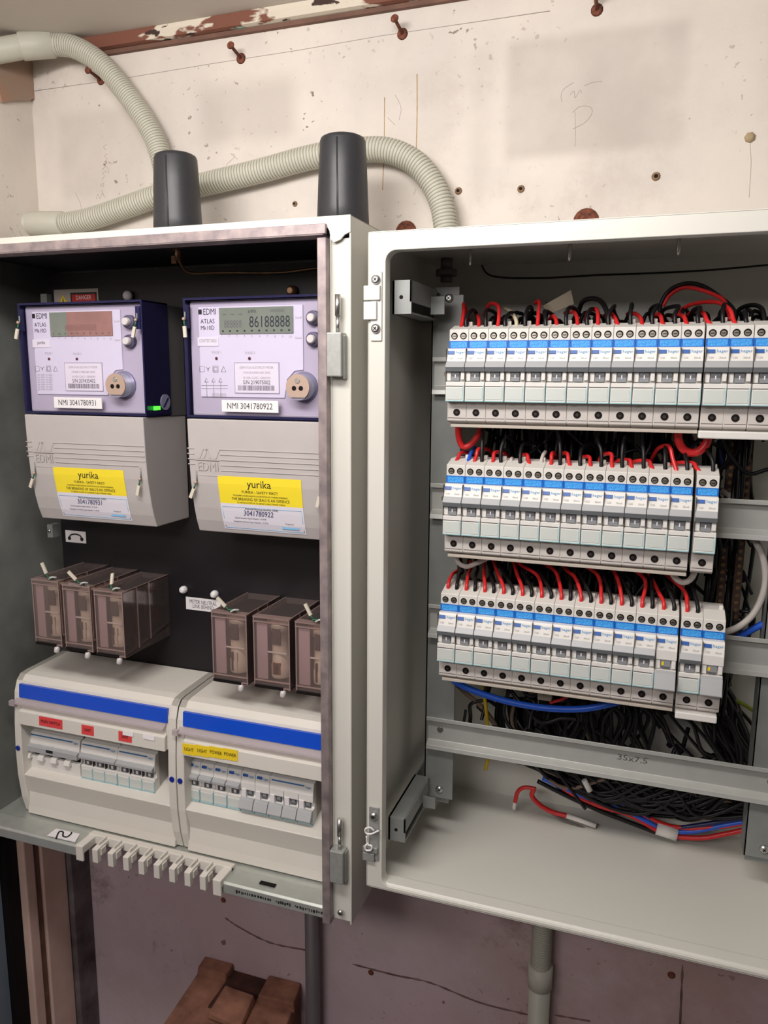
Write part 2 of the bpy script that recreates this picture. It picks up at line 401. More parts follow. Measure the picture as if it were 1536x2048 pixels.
# dark crack lines of the lower wall
mb = MB(); CR = pm('wall_crack', (134, 108, 100), .95, rgb2=(96, 74, 68), scale=60)
for P in ([(450, 1835), (480, 1855), (540, 1885), (612, 1900)], [(705, 1928), (790, 1950), (860, 1965), (960, 2005), (1060, 2030)], [(1110, 2030), (1180, 2042)], [(1365, 1930), (1360, 2048)]):
    mb.tube(spline(px(*[(u, v, YW) for u, v in P]), 6), 1.3, CR, seg=5, radf=lambda i: .5+1.3*abs(math.sin(i*1.7)))
struct('wall_crack', mb, wb)
# ---------------------------------------------------------------- nails and plugs
def nail(u, v, tilt, label):
    c = at(u, v, YW); d = Vector((tilt[0], -1, tilt[1])).normalized()
    mb = MB(); mb.lathe(c+Vector((0, -.05, 0)), (0, -1, 0), [(0, 6), (.8, 4.2), (1.5, 2.0)], 12, RUST)
    t = thing('rusty_nail', c, label, 'nail', 'rusty nails below the ceiling'); sh = MB(); sh.cyl(c, c+d*21, 1.9, 1.7, 10, RUST); put('shank', sh, t)
    h = MB(); h.lathe(c+d*20, d, [(0, 3.6), (1.4, 4.4), (3, 3.8), (3.8, 2.2)], 14, RUST); put('head', h, t); put('rust_ring', mb, t)
nail(202, 160, (-.05, .18), 'rusty nail in the cream wall nearest the upper conduit bend')
nail(482, 117, (-.05, .3), 'rusty nail on the wall above the space between the two antennas')
nail(805, 68, (-.1, .35), 'rusty nail on the wall directly below the peeling cornice end')
nail(1194, 20, (-.05, .5), 'rusty nail at the very top edge right of the others')
for u, v, r, lab in ((917, 382, 4, 'small rusty wall plug beside the bend of the conduit over the right cabinet'), (1042, 378, 4, 'ringed rusty plug in the wall midway above the right cabinet'),
                     (1312, 353, 4.3, 'rightmost ringed rusty plug above the right cabinet'), (590, 408, 3.2, 'dark little plug below the conduit between the antennas')):
    c = at(u, v, YW); mb = MB(); mb.lathe(c, (0, -1, 0), [(0, r), (1.2, r*.9), (2.2, r*.75)], 10, pm('plug_wood', (150, 122, 92), .8, rgb2=(110, 80, 56), scale=200)); mb.lathe(c+Vector((0, -2.2, 0)), (0, -1, 0), [(0, r*.45), (.4, r*.4)], 10, HOLE)
    one('wall_plug', mb, lab, 'wall plug', 'old plugs in the wall')
for u, v, r, lab in ((812, 464, 12, 'rusty disc on the wall behind the left end of the right cabinet top'), (1172, 443, 13, 'rusty disc half hidden behind the middle of the right cabinet top')):
    c = at(u, v, YW); mb = MB(); mb.lathe(c, (0, -1, 0), [(0, r), (1.5, r*.95), (3, r*.7)], 16, RUST); one('rusty_disc', mb, lab, 'rust patch', 'rusty discs behind the right cabinet')
c = at(1500, 275, YW); one('wood_chip', MB().lathe(c, (0, -1, 0), [(0, 5), (2, 4.4), (4, 2)], 7, pm('chip', (170, 150, 118), .9)), 'pale chip stuck in the wall near the right edge of the picture', 'wall plug')
c = at(1180, 1948, YW)
for u, v, r, lab in ((1343, 1950, 4.5, 'dark rusty hole in the lower wall under the right cabinet'), (447, 1800, 4, 'dark plug in the mauve wall just under the steel sill'), (742, 1945, 4, 'black scrape in the lower wall between the two pipes')):
    c = at(u, v, YW); one('wall_plug', MB().lathe(c, (0, -1, 0), [(0, r), (1, r*.9), (1.8, r*.5)], 9, RUST), lab, 'wall plug', 'marks in the lower wall')
c = Vector((-594, 118, 382)); mb = MB(); mb.prism([(98, 424), (152.5, 424), (152.5, 372), (140, 366), (120, 360), (100, 352), (92, 372)], -593.9, -589, pm('bare_render', (150, 136, 122), .95, rgb2=(168, 128, 106), scale=14, bump=1.0))
one('render_patch', mb, 'brown broken render in the left wall below the upper conduit', 'wall damage')
# ---------------------------------------------------------------- conduits
def corrugated(name, P, r, pitch, label, coup=()):
    pts = spline(P, 40); L = [0]
    for a, b in zip(pts, pts[1:]): L.append(L[-1]+(b-a).length)
    tot = L[-1]; n = int(tot/pitch)*4; out = []; j = 0
    for i in range(n+1):
        s = tot*i/n
        while j < len(L)-2 and L[j+1] < s: j += 1
        t = (s-L[j])/max(1e-6, L[j+1]-L[j]); out.append(pts[j].lerp(pts[j+1], t))
    mb = MB(); mb.tube(out, r, COND, 20, radf=lambda i: r if i % 4 in (0, 1) else (r*.90 if i % 4 == 3 else r*.95), matf=lambda i: COND if i % 4 in (0, 3, 1) and i % 4 != 2 else CONDD)
    t = thing(name, P[0], label, 'conduit'); put('corrugated_hose', mb, t)
    for a, b, rr, ri in coup:
        c = MB(); c.lathe(a, Vector(b)-Vector(a), [(0, ri), (1, rr*.98), (2, rr), ((Vector(b)-Vector(a)).length-2, rr), ((Vector(b)-Vector(a)).length, ri)], 26, COND); put('coupling', c, t, )
    return t
A = at(100, 88, 122)
corrugated('flexible_conduit', [A] + px((150, 95, 128), (205, 130, 132), (255, 190, 134), (295, 250, 134), (318, 300, 134), (332, 370, 132)) + [at(335, 460, 125)], 12.5, 3.1,
           'grey corrugated conduit arching from the upper left wall down behind the left antenna', [(at(40, 93, 104), A+(A-at(50, 91, 108)).normalized()*5, 15, 12.6), (at(-60, 112, 70), at(44, 93, 105), 13.4, 13.2)])
B0 = at(125, 448, 138)
corrugated('flexible_conduit', [B0] + px((180, 438, 138), (250, 415, 138), (330, 388, 138), (420, 366, 138), (520, 342, 138), (620, 315, 138), (700, 302, 138), (770, 300, 138), (825, 322, 138), (862, 362, 137), (884, 410, 135)) + [at(894, 470, 132)], 13, 3.6,
           'long grey corrugated conduit running behind both antennas and bending down into the right cabinet', [(at(50, 448, 138), at(128, 448, 138), 15.2, 13.2)])
t = thing('conduit_elbow', at(20, 440, 138), 'smooth grey conduit elbow at the left edge above the meter cabinet', 'conduit')
put('elbow_pipe', MB().tube(spline([at(-90, 400, 60), at(-40, 415, 84), at(5, 436, 108), at(30, 446, 126), at(60, 449, 137)], 8), 13.6, COND, 20), t)
tp = at(1085, 1850, 136); cx = tp.x
z1 = at(1085, 1930, 136).z; c0 = Vector((cx, 136, -448)); pts = [Vector((cx, 136, -452-i*.8)) for i in range(int((-452-z1)/.8)+10)]
t = thing('conduit_drop', (cx, 136, -700), 'grey conduit dropping from the underside of the right cabinet', 'conduit')
put('corrugated_hose', MB().tube(pts, 12, COND, 20, radf=lambda i: 12 if i % 4 < 2 else 11, matf=lambda i: COND if i % 4 < 3 else CONDD), t)
put('coupling', MB().lathe((cx, 136, z1), (0, 0, -1), [(0, 12.3), (0, 14.2), (28, 14.2), (29, 12.6)], 24, COND), t)
put('rigid_pipe', MB().cyl((cx, 136, z1-24), (cx, 136, -1648), 12.5, seg=24, mat=COND), t)
q = at(625, 1900, 136)
one('waste_pipe', MB().cyl((q.x, 136, -505), (q.x, 136, -1648), 9.8, seg=24, mat=PIPE), 'dark grey round pipe running down the wall below the meter cabinet', 'pipe')
# ---------------------------------------------------------------- brick pier
t = thing('brick_pier', (-310, 95, -1650), 'weathered terracotta brick pier against the lower wall', 'pier')
mb = MB(); mb.hexa([(-394, 20, -1650), (-212, 26, -1650), (-236, 152.5, -1650), (-394, 152.5, -1650), (-380, 24, -792), (-222, 34, -792), (-238, 152.5, -790), (-388, 152.5, -790)], BRICK); put('block', mb, t, bev=3)
mb = MB(); mb.hexa([(-386, 128, -793), (-340, 128, -793), (-340, 152, -793), (-388, 152, -793), (-385, 130, -780), (-341, 131, -780), (-341, 152, -779), (-387, 152, -780)], BRICK); put('rim_brick', mb, t, bev=2)
mb = MB(); mb.hexa([(-282, 112, -793), (-229, 115, -793), (-236, 152, -793), (-286, 152, -793), (-282, 114, -780), (-231, 117, -780), (-237, 152, -779), (-285, 151, -780)], BRICK); put('rim_brick', mb, t, bev=2)
put('hollow', MB().box(-340, -286, 84, 151, -794, -789, BRICKD), t)
mb = MB(); mb.hexa([(-330, 66, -789), (-278, 62, -789), (-284, 112, -789), (-332, 114, -789), (-329, 68, -780), (-280, 64, -782), (-286, 110, -777), (-330, 112, -777)], BRICK); put('cap_tile', mb, t, bev=2)
# ---------------------------------------------------------------- left cabinet (meters)
CL = (-566, -82.5); CT, CB = 165.5, -503.5; CF = -50
t = LC = thing('meter_cabinet', (-320, 60, CB), 'pale steel cabinet with black back panel holding two electricity meters', 'cabinet')
mb = MB()
mb.box(CL[0], CL[1], CF, 152, CT-1.8, CT, PAINT)                       # roof
mb.box(CL[1]-1.8, CL[1], CF, 152, CB, CT, PAINT)                       # right side
mb.box(CL[0], CL[0]+1.8, CF, 152, CB, CT, PAINT)                       # left side outside
mb.box(CL[0], CL[1], 150, 152, CB, CT, PAINT)
put('casing', mb, t, bev=.8)
mb = MB(); mb.box(CL[0]+2, CL[0]+4, CF+2, 148, CB+7, CT-2, LINING); mb.box(CL[0]+4, CL[1]-2, 146, 149, CB+7, CT-2, LINING); mb.box(CL[0]+4, CL[1]-2, CF+16, 146, CT-4, CT-2, pm('roof_lining_shade', (66, 64, 68), .5, var=.3)); put('inner_lining', mb, t)  # shade under the roof is put into the dark roof lining colour
mb = MB(); mb.plate([(CL[1]-1.8, CT-18), (CL[1]-1.8, CB+1), (-103, CB+1), (-103, CT-18)], CF+3, CF+5, PAINT); mb.box(-103, -101.5, CF+2, CF+20, CB+4, CT-16, PAINT); put('side_flange', mb, t, bev=.5)
mb = MB(); mb.plate([(CL[0], CT), (CL[0], CT-7), (-106, CT-7), (-102, CT-12), (-101, CT-19), (-98, CT-22), (-92, CT-20), (-88, CT-16), (CL[1], CT-14), (CL[1], CT)], CF-1, CF+1, PAINT); put('top_flange', mb, t, bev=.4)
mb = MB(); mb.box(CL[0], -104, CF-5, CF-1, CT-15, CT-6.5, ZINC); mb.box(CL[0], -106, CF-5, CF+14, CT-16, CT-15, ZINC); put('top_seal_edge', mb, t, bev=.5)
mb = MB(); mb.box(-111.5, -103, CF-6, CF+5, CB-1, CT-18, ZINC); put('side_seal_edge', mb, t, bev=.8)
# sill channel at the bottom, cut away for the cable grommet
mb = MB(); mb.box(CL[0]+2, CL[1]-2, -24, 148, -499, -497, GALVW)
for a, b in ((CL[0]+2, -408), (-231, -104)):
    mb.prism([(-24, -497), (-27, -490), (CF+2, -491), (CF, -493), (CF, -503.5), (CF+2, -503.5), (CF+2.5, -493), (-26, -499)], a, b, GALVW)
put('sill', mb, t, bev=.5)
mb = MB(); mb.box(-190, -172, -41, -36, -489.9, -489.3, HOLE); s1 = at(545, 1772, CF); put('sill_slot', mb, t)
mb = MB()
for a, b, zz in ((472, 515, 1790), (520, 545, 1797), (552, 580, 1806), (590, 645, 1822)):
    p = at(a, zz-2, CF-.2); q = at(b, zz+8, CF-.2); random.seed(a)
    xx = p.x
    while xx < q.x:
        w = random.uniform(.6, 2.2); mb.box(xx, xx+w, CF-.4, CF-.05, -498.6-random.uniform(0, 1.2), -497.2+random.uniform(0, 1), BLACKP); xx += w+random.uniform(.5, 1.8)
put('worn_lettering', mb, t)
random.seed(11)
# black back panel
mb = MB(); mb.box(-521, -96, 75, 78, -320, 148, PBLACK); mb.box(-521, -96, 75, 78, -497, -320, PBLACK); put('mounting_panel', mb, t)
mb = MB(); mb.box(-521, -512, 66, 75, 95, 125, GALVD); mb.box(-529, -521, 60, 74, -166, -150, GALVD); screwhead(mb, (-526, 60, -158), (0, -1, 0), 2.5); put('panel_bracket', mb, t)
mb = MB(); mb.cyl(at(357, 480, 40), at(357, 522, 40), 4, seg=16, mat=BRASS); mb.tube(spline([at(357, 520, 42), at(378, 545, 50), at(440, 545, 60), at(560, 545, 70), at(640, 535, 70)], 8), 1.6, BRASS, 8); mb.box(-332, -326, 55, 60, 150, 158, BRASS); put('earth_rod', mb, t)
# hinges
for zt, zb in ((68.5, 31), (-421, -455)):
    h = MB(); h.box(-102, -88, CF-9, CF+6, zb, zt, GALV); h.box(-89, -87, CF-4, CF+6, zb-2, zt-2, GALV); ho = put('hinge', h, t, bev=1.5)
    p = MB(); p.cyl((-93.5, CF-3, zt), (-93.5, CF-3, zt+14), 1.9, seg=14, mat=STEEL); p.cyl((-93.5, CF-3, zt+14), (-93.5, CF-3, zt+32), 2.6, seg=14, mat=STEEL)
    po = put('hinge_pin', p, ho)
mb = MB(); screwhead(mb, (-94, CF-1, CB+12), (0, -1, 0), 3); put('corner_screw', mb, t)
# white cable grommet comb across the sill cut-out
mb = MB(); x0, x1 = -413, -227
mb.plate_ = None
mb.prism([(-24, -496), (-24, -486), (-33, -485), (-34, -496)], x0, x1, BOXP)
mb.box(x0, x0+10, CF-3, -28, -496, -486.5, BOXP); mb.box(x1-10, x1, CF-3, -28, -496, -486.5, BOXP)
mb.box(x0, x0+10, CF-5, CF-2, -505, -486.5, BOXP); mb.box(x1-10, x1, CF-5, CF-2, -505, -486.5, BOXP)
g = put('cable_grommet', mb, t, bev=1)
for i in range(8):
    xc = at(191+ (406-191)*i/7, 1712+50*i/7, CF-2).x
    h = MB(); h.prism([(-33, -487), (-33, -491), (-46, -492), (-47, -504), (CF-3, -504), (CF-3, -488), (-46, -487)], xc-3.6, xc+3.6, BOXP); h.box(xc-1, xc+1, -46, -33, -487, -483.5, BOXP); h.box(xc+3.6, xc+5.2, -48, -40, -497, -489, BOXP)
    put('grommet_finger', h, g, bev=.5)
# ---------------------------------------------------------------- stickers and small things on the black panel
def sticker(name, u0, v0, u1, v1, Y, mat, label, cat, extra=None, th=.6):
    a = at(u0, v0, Y); b = at(u1, v1, Y); mb = MB(); mb.box(a.x, b.x, Y-th, Y-.05, b.z, a.z, mat)
    o = one(name, mb, label, cat, bev=.3) if not extra else thing(name, ((a.x+b.x)/2, Y, b.z), label, cat)
    if extra: put('plate', mb, o); e = MB(); extra(e, a, b, Y-th-.08); put('lettering', e, o)
    return o
def fl(x0, z0, Y): return lambda x, z: (x0+x, Y, z0+z)
def ex(e, a, b, Y):
    e.text('METER NEUTRAL', 5.0, BLACKP, fl((a.x+b.x)/2, a.z*.66+b.z*.34, Y), sx=.72); e.text('LINK BEHIND', 5.0, BLACKP, fl((a.x+b.x)/2, a.z*.3+b.z*.7, Y), sx=.72)
sticker('warning_label', 372, 1193, 442, 1226, 75, WHITE, 'white label reading meter neutral link behind on the black panel', 'label', ex)
def ex(e, a, b, Y):
    P = spline([(a.x+6, Y, b.z+4), (a.x+8, Y, b.z+9), ((a.x+b.x)/2, Y, a.z-4), (b.x-8, Y, b.z+9), (b.x-6, Y, b.z+4)], 6); e.tube(P, .9, BLACKP, 6)
    for x in (a.x+6, b.x-6): e.cyl((x, Y+.1, b.z+5), (x, Y-.4, b.z+5), 2.4, seg=10, mat=BLACKP)
sticker('link_label', 131, 1060, 173, 1087, 75, WHITE, 'small white label with a black arched line below the left meter', 'label', ex)
def ex(e, a, b, Y):
    e.box(a.x+24, b.x-2, Y-.1, Y, a.z-16, a.z-4, BLACKP); e.box(a.x+26, b.x-4, Y-.3, Y-.1, a.z-14, a.z-6, pm('danger_red', (190, 40, 30), .4)); e.text('DANGER', 5, WHITE, fl((a.x+b.x)/2+11, a.z-10, Y-.4), sx=.8)
    c = (a.x+13); e.quad([(c-6, Y-.1, a.z-16), (c+6, Y-.1, a.z-16), (c, Y-.1, a.z-6)], YEL2); e.quad([(c-1, Y-.3, a.z-14.5), (c+1, Y-.3, a.z-14.5), (c, Y-.3, a.z-8.5)], BLACKP)
sticker('danger_sign', 108, 580, 199, 625, 75, pm('dull_white', (170, 160, 150), .5), 'danger sign with yellow triangle half hidden behind the top of the left meter', 'sign', ex)
for (u, v), lab in (((370, 1178), 'white screw cap left of its twin above the meter neutral label'), ((432, 1187), 'white screw cap nearest the fuse holders above the meter neutral label')):
    c = at(u, v, 75); one('screw_cap', MB().lathe(c, (0, -1, 0), [(0, 4.2), (3, 4.6), (6.5, 3.8), (8.5, 2)], 16, WHITE), lab, 'screw cap', 'white screw caps')
for (u, v), lab in (((258, 592), 'clear mounting stud above the right corner of the left meter'), ((585, 582), 'brass mounting stud above the right meter')):
    c = at(u, v, 72); one('mounting_stud', MB().lathe(c, (0, -1, 0), [(0, 6), (4, 5.5), (7, 3)], 14, BRASS if u > 400 else MGREY), lab, 'stud')
def ex(e, a, b, Y): pass
p = [atz(u, v, -489.4) for u, v in ((112, 1657), (160, 1668), (150, 1684), (94, 1671))]
t = thing('note_label', p[0], 'white label with a handwritten black squiggle on the steel sill', 'label')
zz = -489.3; pc = sum(p, Vector())/4; mb = MB(); mb.hexa([(q.x, q.y, zz-.6) for q in reversed(p)]+[(q.x, q.y, zz) for q in reversed(p)], WHITE); put('paper', mb, t)
mb = MB(); mb.tube(spline([atz(u, v, zz+.3) for u, v in ((112, 1677), (118, 1664), (126, 1664), (126, 1672), (134, 1674), (142, 1668), (143, 1665))], 6), .9, BLACKP, 6); put('handwriting', mb, t)
# ---------------------------------------------------------------- meters
TC = [(-12, -4), (-50, -3), (-78, -1), (-104, 3.5), (-118, 7), (-131, 12)]
def tcy(z):
    if z >= TC[0][0]: return TC[0][1]
    for (a, ya), (b, yb) in zip(TC, TC[1:]):
        if z >= b: return ya+(yb-ya)*(a-z)/(a-b)
    return TC[-1][1]
def seal(parent, c, L, tagdir, string=True, name='security_seal'):
    mb = MB(); c = Vector(c)
    mb.tube([c+Vector((0, 0, L)), c], .8, GALVD, 6); mb.lathe(c+Vector((0, -1, 1)), (0, -1, 0), [(0, 1.4), (2, 1.8), (3, .8)], 10, BEIGE)
    d = Vector(tagdir).normalized(); a = c+Vector((0, -2, 0)); b = a+d*6
    mb.tube([a, b], .8, GREEN, 6); w = d.cross(Vector((0, 1, 0))).normalized()*1.7; y = Vector((0, .9, 0)); e = b+d*11
    mb.hexa([b-w-y, b+w-y, b+w+y, b-w+y, e-w-y, e+w-y, e+w+y, e-w+y], pm('seal_tag', (214, 206, 190), .4)); put(name, mb, parent)
def meter(dx, serial, nmi, hand, label, warm, small, lcdtext):
    X0 = -283+dx; X1 = X0+160
    def P(u, v, Y=1.): q = at(u, v, Y); return (q.x+dx, q.z)
    t = thing('electricity_meter', ((X0+X1)/2, 70, -131), label, 'electricity meter', 'electricity meters in the left cabinet')
    put('back_case', MB().box(X0+4, X1-1, 44, 74.5, -13, 106, MGREYD), t, bev=1)
    put('case', MB().box(X0+3, X1-6, 6, 44, -9, 104, MFACE), t, bev=2)
    # clear cover with a navy looking rim
    mb = MB(); mb.box(X0+3, X1-3, 0, 1.2, -6, 104, CLEARB); put('clear_cover', mb, t)
    mb = MB(); mb.box(X0, X0+1.3, 1, 44, -10, 107, NAVY); mb.box(X1-1.3, X1, 1, 44, -10, 107, NAVY); mb.box(X0, X1, 1, 44, 105.7, 107.5, NAVY); mb.box(X0, X1, 1, 44, -11, -9.5, NAVY)
    mb.box(X0, X0+2.4, -.6, 1.2, -10.5, 107.5, NAVY); mb.box(X1-1.6, X1, -.6, 1.2, -10.5, 107.5, NAVY); mb.box(X0+2.4, X1-1.6, -.6, 1.2, 105.3, 107.5, NAVY); mb.box(X0+2.4, X1-1.6, -.6, 1.2, -10.5, -8, NAVY)
    put('cover_rim', mb, t)
    put('side_vent', MB().box(X1-5.9, X1-3, 14, 30, 0, 90, HOLE), t)
    put('side_port', MB().box(X1-5.5, X1-2.6, 32, 43, 30, 88, HOLE), t)
    # faceplate
    a = P(392, 614); b = P(604, 797)
    c = P(578, 740); mb = MB(); mb.plate([(a[0], a[1]), (a[0], b[1]), (c[0]-7, b[1]), (c[0]-4, b[1]+18), (c[0]+4, c[1]-1), (b[0], c[1]), (b[0], a[1])], 4.6, 6.1, MPLATE); f = put('face_plate', mb, t, bev=.5)
    mb = MB(); Y = 4.45
    def T(s, u, v, sz, m=BLACKP, ax='CENTER', sx=1.): q = P(u, v, Y); mb.text(s, sz, m, fl(q[0], q[1], Y), ax, sx)
    q = P(396.5, 624, Y); mb.box(q[0], q[0]+4, Y, Y+.1, q[1]-2.4, q[1]+2.4, BLACKP)
    T('EDMI', 419, 624, 6.4, sx=.78); T('ATLAS', 415, 643, 4.6, sx=.9); T('Mk10D', 415, 656, 4.4, sx=.9)
    T('PULSE 1', 433, 705, 2.4, GREYT); T('PULSE 2', 500, 706, 2.4, GREYT); T('Scroll', 597, 635, 2.2, GREYT); T('Select', 597, 676, 2.2, GREYT)
    for k in range(10): T(str(k+1), 443+k*15.3, 671+k*.3, 2.4, GREYT)
    for u in (433, 499): q = P(u, 717, Y); mb.cyl((q[0], Y, q[1]), (q[0], Y-.4, q[1]), 1.5, seg=12, mat=pm('led_dark_red', (90, 30, 40), .3))
    for k, u in enumerate((404, 416, 431, 447)):
        q = P(u, 738, Y)
        if k == 1:
            for s_ in (-1, 1): mb.tube([(q[0], Y, q[1]-2), (q[0], Y, q[1])], .3, GREYT, 4); mb.tube([(q[0], Y, q[1]), (q[0]+s_*2.2, Y, q[1]+2)], .3, GREYT, 4)
        else:
            for rr in ((3, 1.8) if k == 2 else (2.7,)): mb.tube([(q[0]-rr, Y, q[1]-rr), (q[0]+rr, Y, q[1]-rr), (q[0]+(rr if k < 3 else 0), Y, q[1]+rr), (q[0]-(rr if k < 3 else 0), Y, q[1]+rr), (q[0]-rr, Y, q[1]-rr)], .3, GREYT, 4)
    if dx == 0:
        for k in range(3):
            q = P(413+k*14, 760, Y); mb.tube([(q[0]-2, Y, q[1]-2), (q[0], Y, q[1]+2), (q[0]+2, Y, q[1]-2), (q[0]-2, Y, q[1]-2)], .3, GREYT, 4); mb.tube([(q[0], Y, q[1]-2), (q[0], Y, q[1]-17)], .25, GREYT, 4)
        q = P(403, 771, Y); w = P(455, 771, Y); mb.tube([(q[0], Y, q[1]), (w[0], Y, w[1])], .25, GREYT, 4); mb.tube([(q[0], Y, q[1]-3), (w[0], Y, w[1]-3)], .25, GREYT, 4)
        q = P(407, 789, Y); mb.text('||||||||||||||||', 3, GREYT, fl(q[0]+18, q[1], Y))
    else:
        for k in range(7): T('3ph 240V 10-100A', 421, 752+k*5.2, 2.0, GREYT)
    put('print', mb, f)
    # lcd
    a = P(437.6, 616, 3.5); b = P(586, 666, 3.5); w = b[0]-a[0]
    mb = MB(); mb.box(a[0], a[0]+w*.28, 3.4, 4.7, b[1], a[1], LCDG); mb.box(a[0]+w*.28, b[0], 3.4, 4.7, b[1], a[1], warm); sc = put('lcd_screen', mb, f)
    mb = MB(); zc = a[1]*.42+b[1]*.58
    if lcdtext:
        mb.text('888888', 8.0, LCDF, fl(a[0]+w*.19, zc-1.5, 3.3), sx=.62); mb.text(lcdtext, 11.5, LCDT, fl(a[0]+w*.69, zc, 3.3), sx=.72)
        for k in range(10): mb.box(a[0]+3+k*w*.1, a[0]+5+k*w*.1, 3.25, 3.35, b[1]+2, b[1]+3.6, LCDT)
        for k in range(3): mb.box(a[0]+4+k*9, a[0]+8+k*9, 3.25, 3.35, a[1]-7, a[1]-6, LCDF)
        mb.text('kWh', 3.4, LCDT, fl(a[0]+w*.46, a[1]-4.2, 3.3)); mb.text('8888888', 3.2, LCDF, fl(a[0]+w*.8, a[1]-4, 3.3))
    else:
        mb.text('88888888888', 7, pm('lcd_ghost', (140, 104, 94), .4), fl((a[0]+b[0])/2, zc-2, 3.3), sx=.8)
        for k in range(10): mb.box(a[0]+3+k*w*.1, a[0]+5+k*w*.1, 3.25, 3.35, b[1]+2, b[1]+3.4, LCDF)
    put('segments', mb, sc)
    # small sticker, data label, number label
    a = P(395, 675, 4); b = P(437, 692, 4); mb = MB(); mb.box(a[0], b[0], 4.0, 4.6, b[1], a[1], WHITE); s = put('owner_sticker', mb, f)
    mb = MB(); mb.text(small, 3.6, BLACKP if dx else GREYT, fl((a[0]+b[0])/2, a[1]*.6+b[1]*.4, 3.9), sx=.9 if dx else .62); put('lettering', mb, s)
    a = P(468, 725, 4); b = P(559, 788, 4); mb = MB(); mb.box(a[0], b[0], 4.2, 4.6, b[1], a[1], pm('label_edge', (160, 150, 165), .5)); mb.box(a[0]+.7, b[0]-.7, 4.0, 4.3, b[1]+.7, a[1]-.7, WHITE); s = put('data_label', mb, f)
    mb = MB(); w = b[0]-a[0]; cxm = (a[0]+b[0])/2
    for k, s_ in enumerate(('EDMI ATLAS ELECTRICITY METER', '3 PHASE 4 WIRE 240V 50HZ', '10-100A CLASS 1 1000i/kWh')): mb.text(s_, 2.5, GREYT, fl(cxm, a[1]-5-k*5, 3.9), sx=.75)
    mb.text('S/N '+serial, 4.2, BLACKP, fl(cxm, a[1]-19.5, 3.9), sx=.85); random.seed(dx+5); xx = a[0]+4
    while xx < b[0]-5: ww = random.choice((.3, .3, .6, .9)); mb.box(xx, xx+ww, 3.9, 3.95, b[1]+3, b[1]+8, pm('barcode', (110, 102, 112), .5)); xx += ww+random.choice((.4, .5, .8))
    put('lettering', mb, s)
    a = P(443.4, 800, -1); b = P(557, 826, -1); mb = MB(); mb.box(a[0], b[0], -1.4, -.1, b[1], a[1], WHITE); s = put('number_label', mb, t, bev=.3)
    mb = MB(); mb.text(nmi, 6.3, BLACKP, fl((a[0]+b[0])/2, (a[1]+b[1])/2, -1.5), sx=.85); put('lettering', mb, s)
    for v in (635, 678):
        q = P(621.6, v, -2); mb = MB(); mb.lathe((q[0], 6, q[1]), (0, -1, 0), [(0, 7.2), (4.5, 6.8), (4.5, 5.2)], 22, pm('button_well', (92, 88, 108), .4)); bb = put('button', mb, t)
        mb = MB(); mb.lathe((q[0], 4, q[1]), (0, -1, 0), [(0, 4.2), (7, 4), (8.2, 3.2)], 20, pm('button_cap', (206, 200, 200), .35)); put('button_cap', mb, bb)
    q = P(595.7, 774.5, -8); mb = MB(); mb.lathe((q[0], 6, q[1]), (0, -1, 0), [(0, 15), (2, 14.6), (2, 12.6), (13.5, 12.6)], 30, pm('port_collar', (150, 148, 168), .35, .3)); po = put('optical_port', mb, t)
    mb = MB(); L = [(q[0]+12.3*math.cos(a_), q[1]+12.3*math.sin(a_)) for a_ in [math.radians(-52+k*284/22) for k in range(23)]]; mb.plate(L, -9, -7.4, BEIGE)
    for s_ in (-1, 1): mb.cyl((q[0]+s_*3.6, -9.05, q[1]-1), (q[0]+s_*3.6, -9.3, q[1]-1), 2.3, seg=14, mat=HOLE)
    mb.lathe((q[0], -9.1, q[1]+6), (0, -1, 0), [(0, 2.8), (.4, 2.4)], 14, STEEL); put('port_face', mb, po)
    # terminal cover and its moulded lines
    prof = [(y, z) for z, y in TC]; mb = MB(); mb.prism([(74, -12)]+prof+[(74, -131)], X0+2, X1-2, MGREY); tcv = put('terminal_cover', mb, t, bev=1)
    mb = MB()
    for k in range(5):
        z = -42-k*5.4
        for xa, xb in ((X0+1, X0+9), (X0+39, X1-3-(k > 3)*9)): 
            if xa < X0+10 and k > 3: continue
            mb.box(xa, xb, tcy(z)-.45, tcy(z)+.3, z-.45, z+.45, MGREY)
            mb.box(xa, xb, tcy(z)-.12, tcy(z)+.3, z-.9, z-.45, MGREYD)  # darker strip paints the shade under each moulded line
    z = -69.4; mb.box(X0+12, X0+39, tcy(z)-.4, tcy(z)+.3, z-.4, z+.4, MGREY)
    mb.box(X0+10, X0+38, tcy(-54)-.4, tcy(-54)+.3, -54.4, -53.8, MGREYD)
    for k, (xx, sh) in enumerate(((X0+13, 5), (X0+18, 5), (X0+26, -4), (X0+32, 5))):
        mb.hexa([(xx, -3.4, -52), (xx+2.5, -3.4, -52), (xx+2.5, -2, -52), (xx, -2, -52), (xx+sh, -3.8, -42), (xx+sh+2.5, -3.8, -42), (xx+sh+2.5, -2, -42), (xx+sh, -2, -42)], MGREY)
    mb.text('EDMI', 10, MGREYD, lambda x, z: (X0+24.3+x, tcy(-61+z)-.25, -61+z), sx=.82); mb.text('EDMI', 10, MGREY, lambda x, z: (X0+24+x, tcy(-61+z)-.4, -60.7+z), sx=.82)  # dark offset copy paints the shade of the raised letters
    put('moulded_logo_shaded', mb, tcv)
    # warning sticker that follows the cover
    def SP(x, z): return (x, tcy(z)-.4, z)
    a = at(435, 951, -2); b = at(602, 961, -2); xa = a.x+dx; xb = b.x+dx; zt = a.z; zb = at(606, 1070, 8).z; zm = zt-(zt-zb)*.53; cxm = (xa+xb)/2
    mb = MB(); N = 14
    for i in range(N):
        z0 = zt+(zb-zt)*i/N; z1 = zt+(zb-zt)*(i+1)/N; mt = YEL if (z0+z1)/2 > zm else pm('sticker_lower', (222, 218, 228), .4)
        mb.quad([SP(xa, z0), SP(xa, z1), SP(xb, z1), SP(xb, z0)], mt)
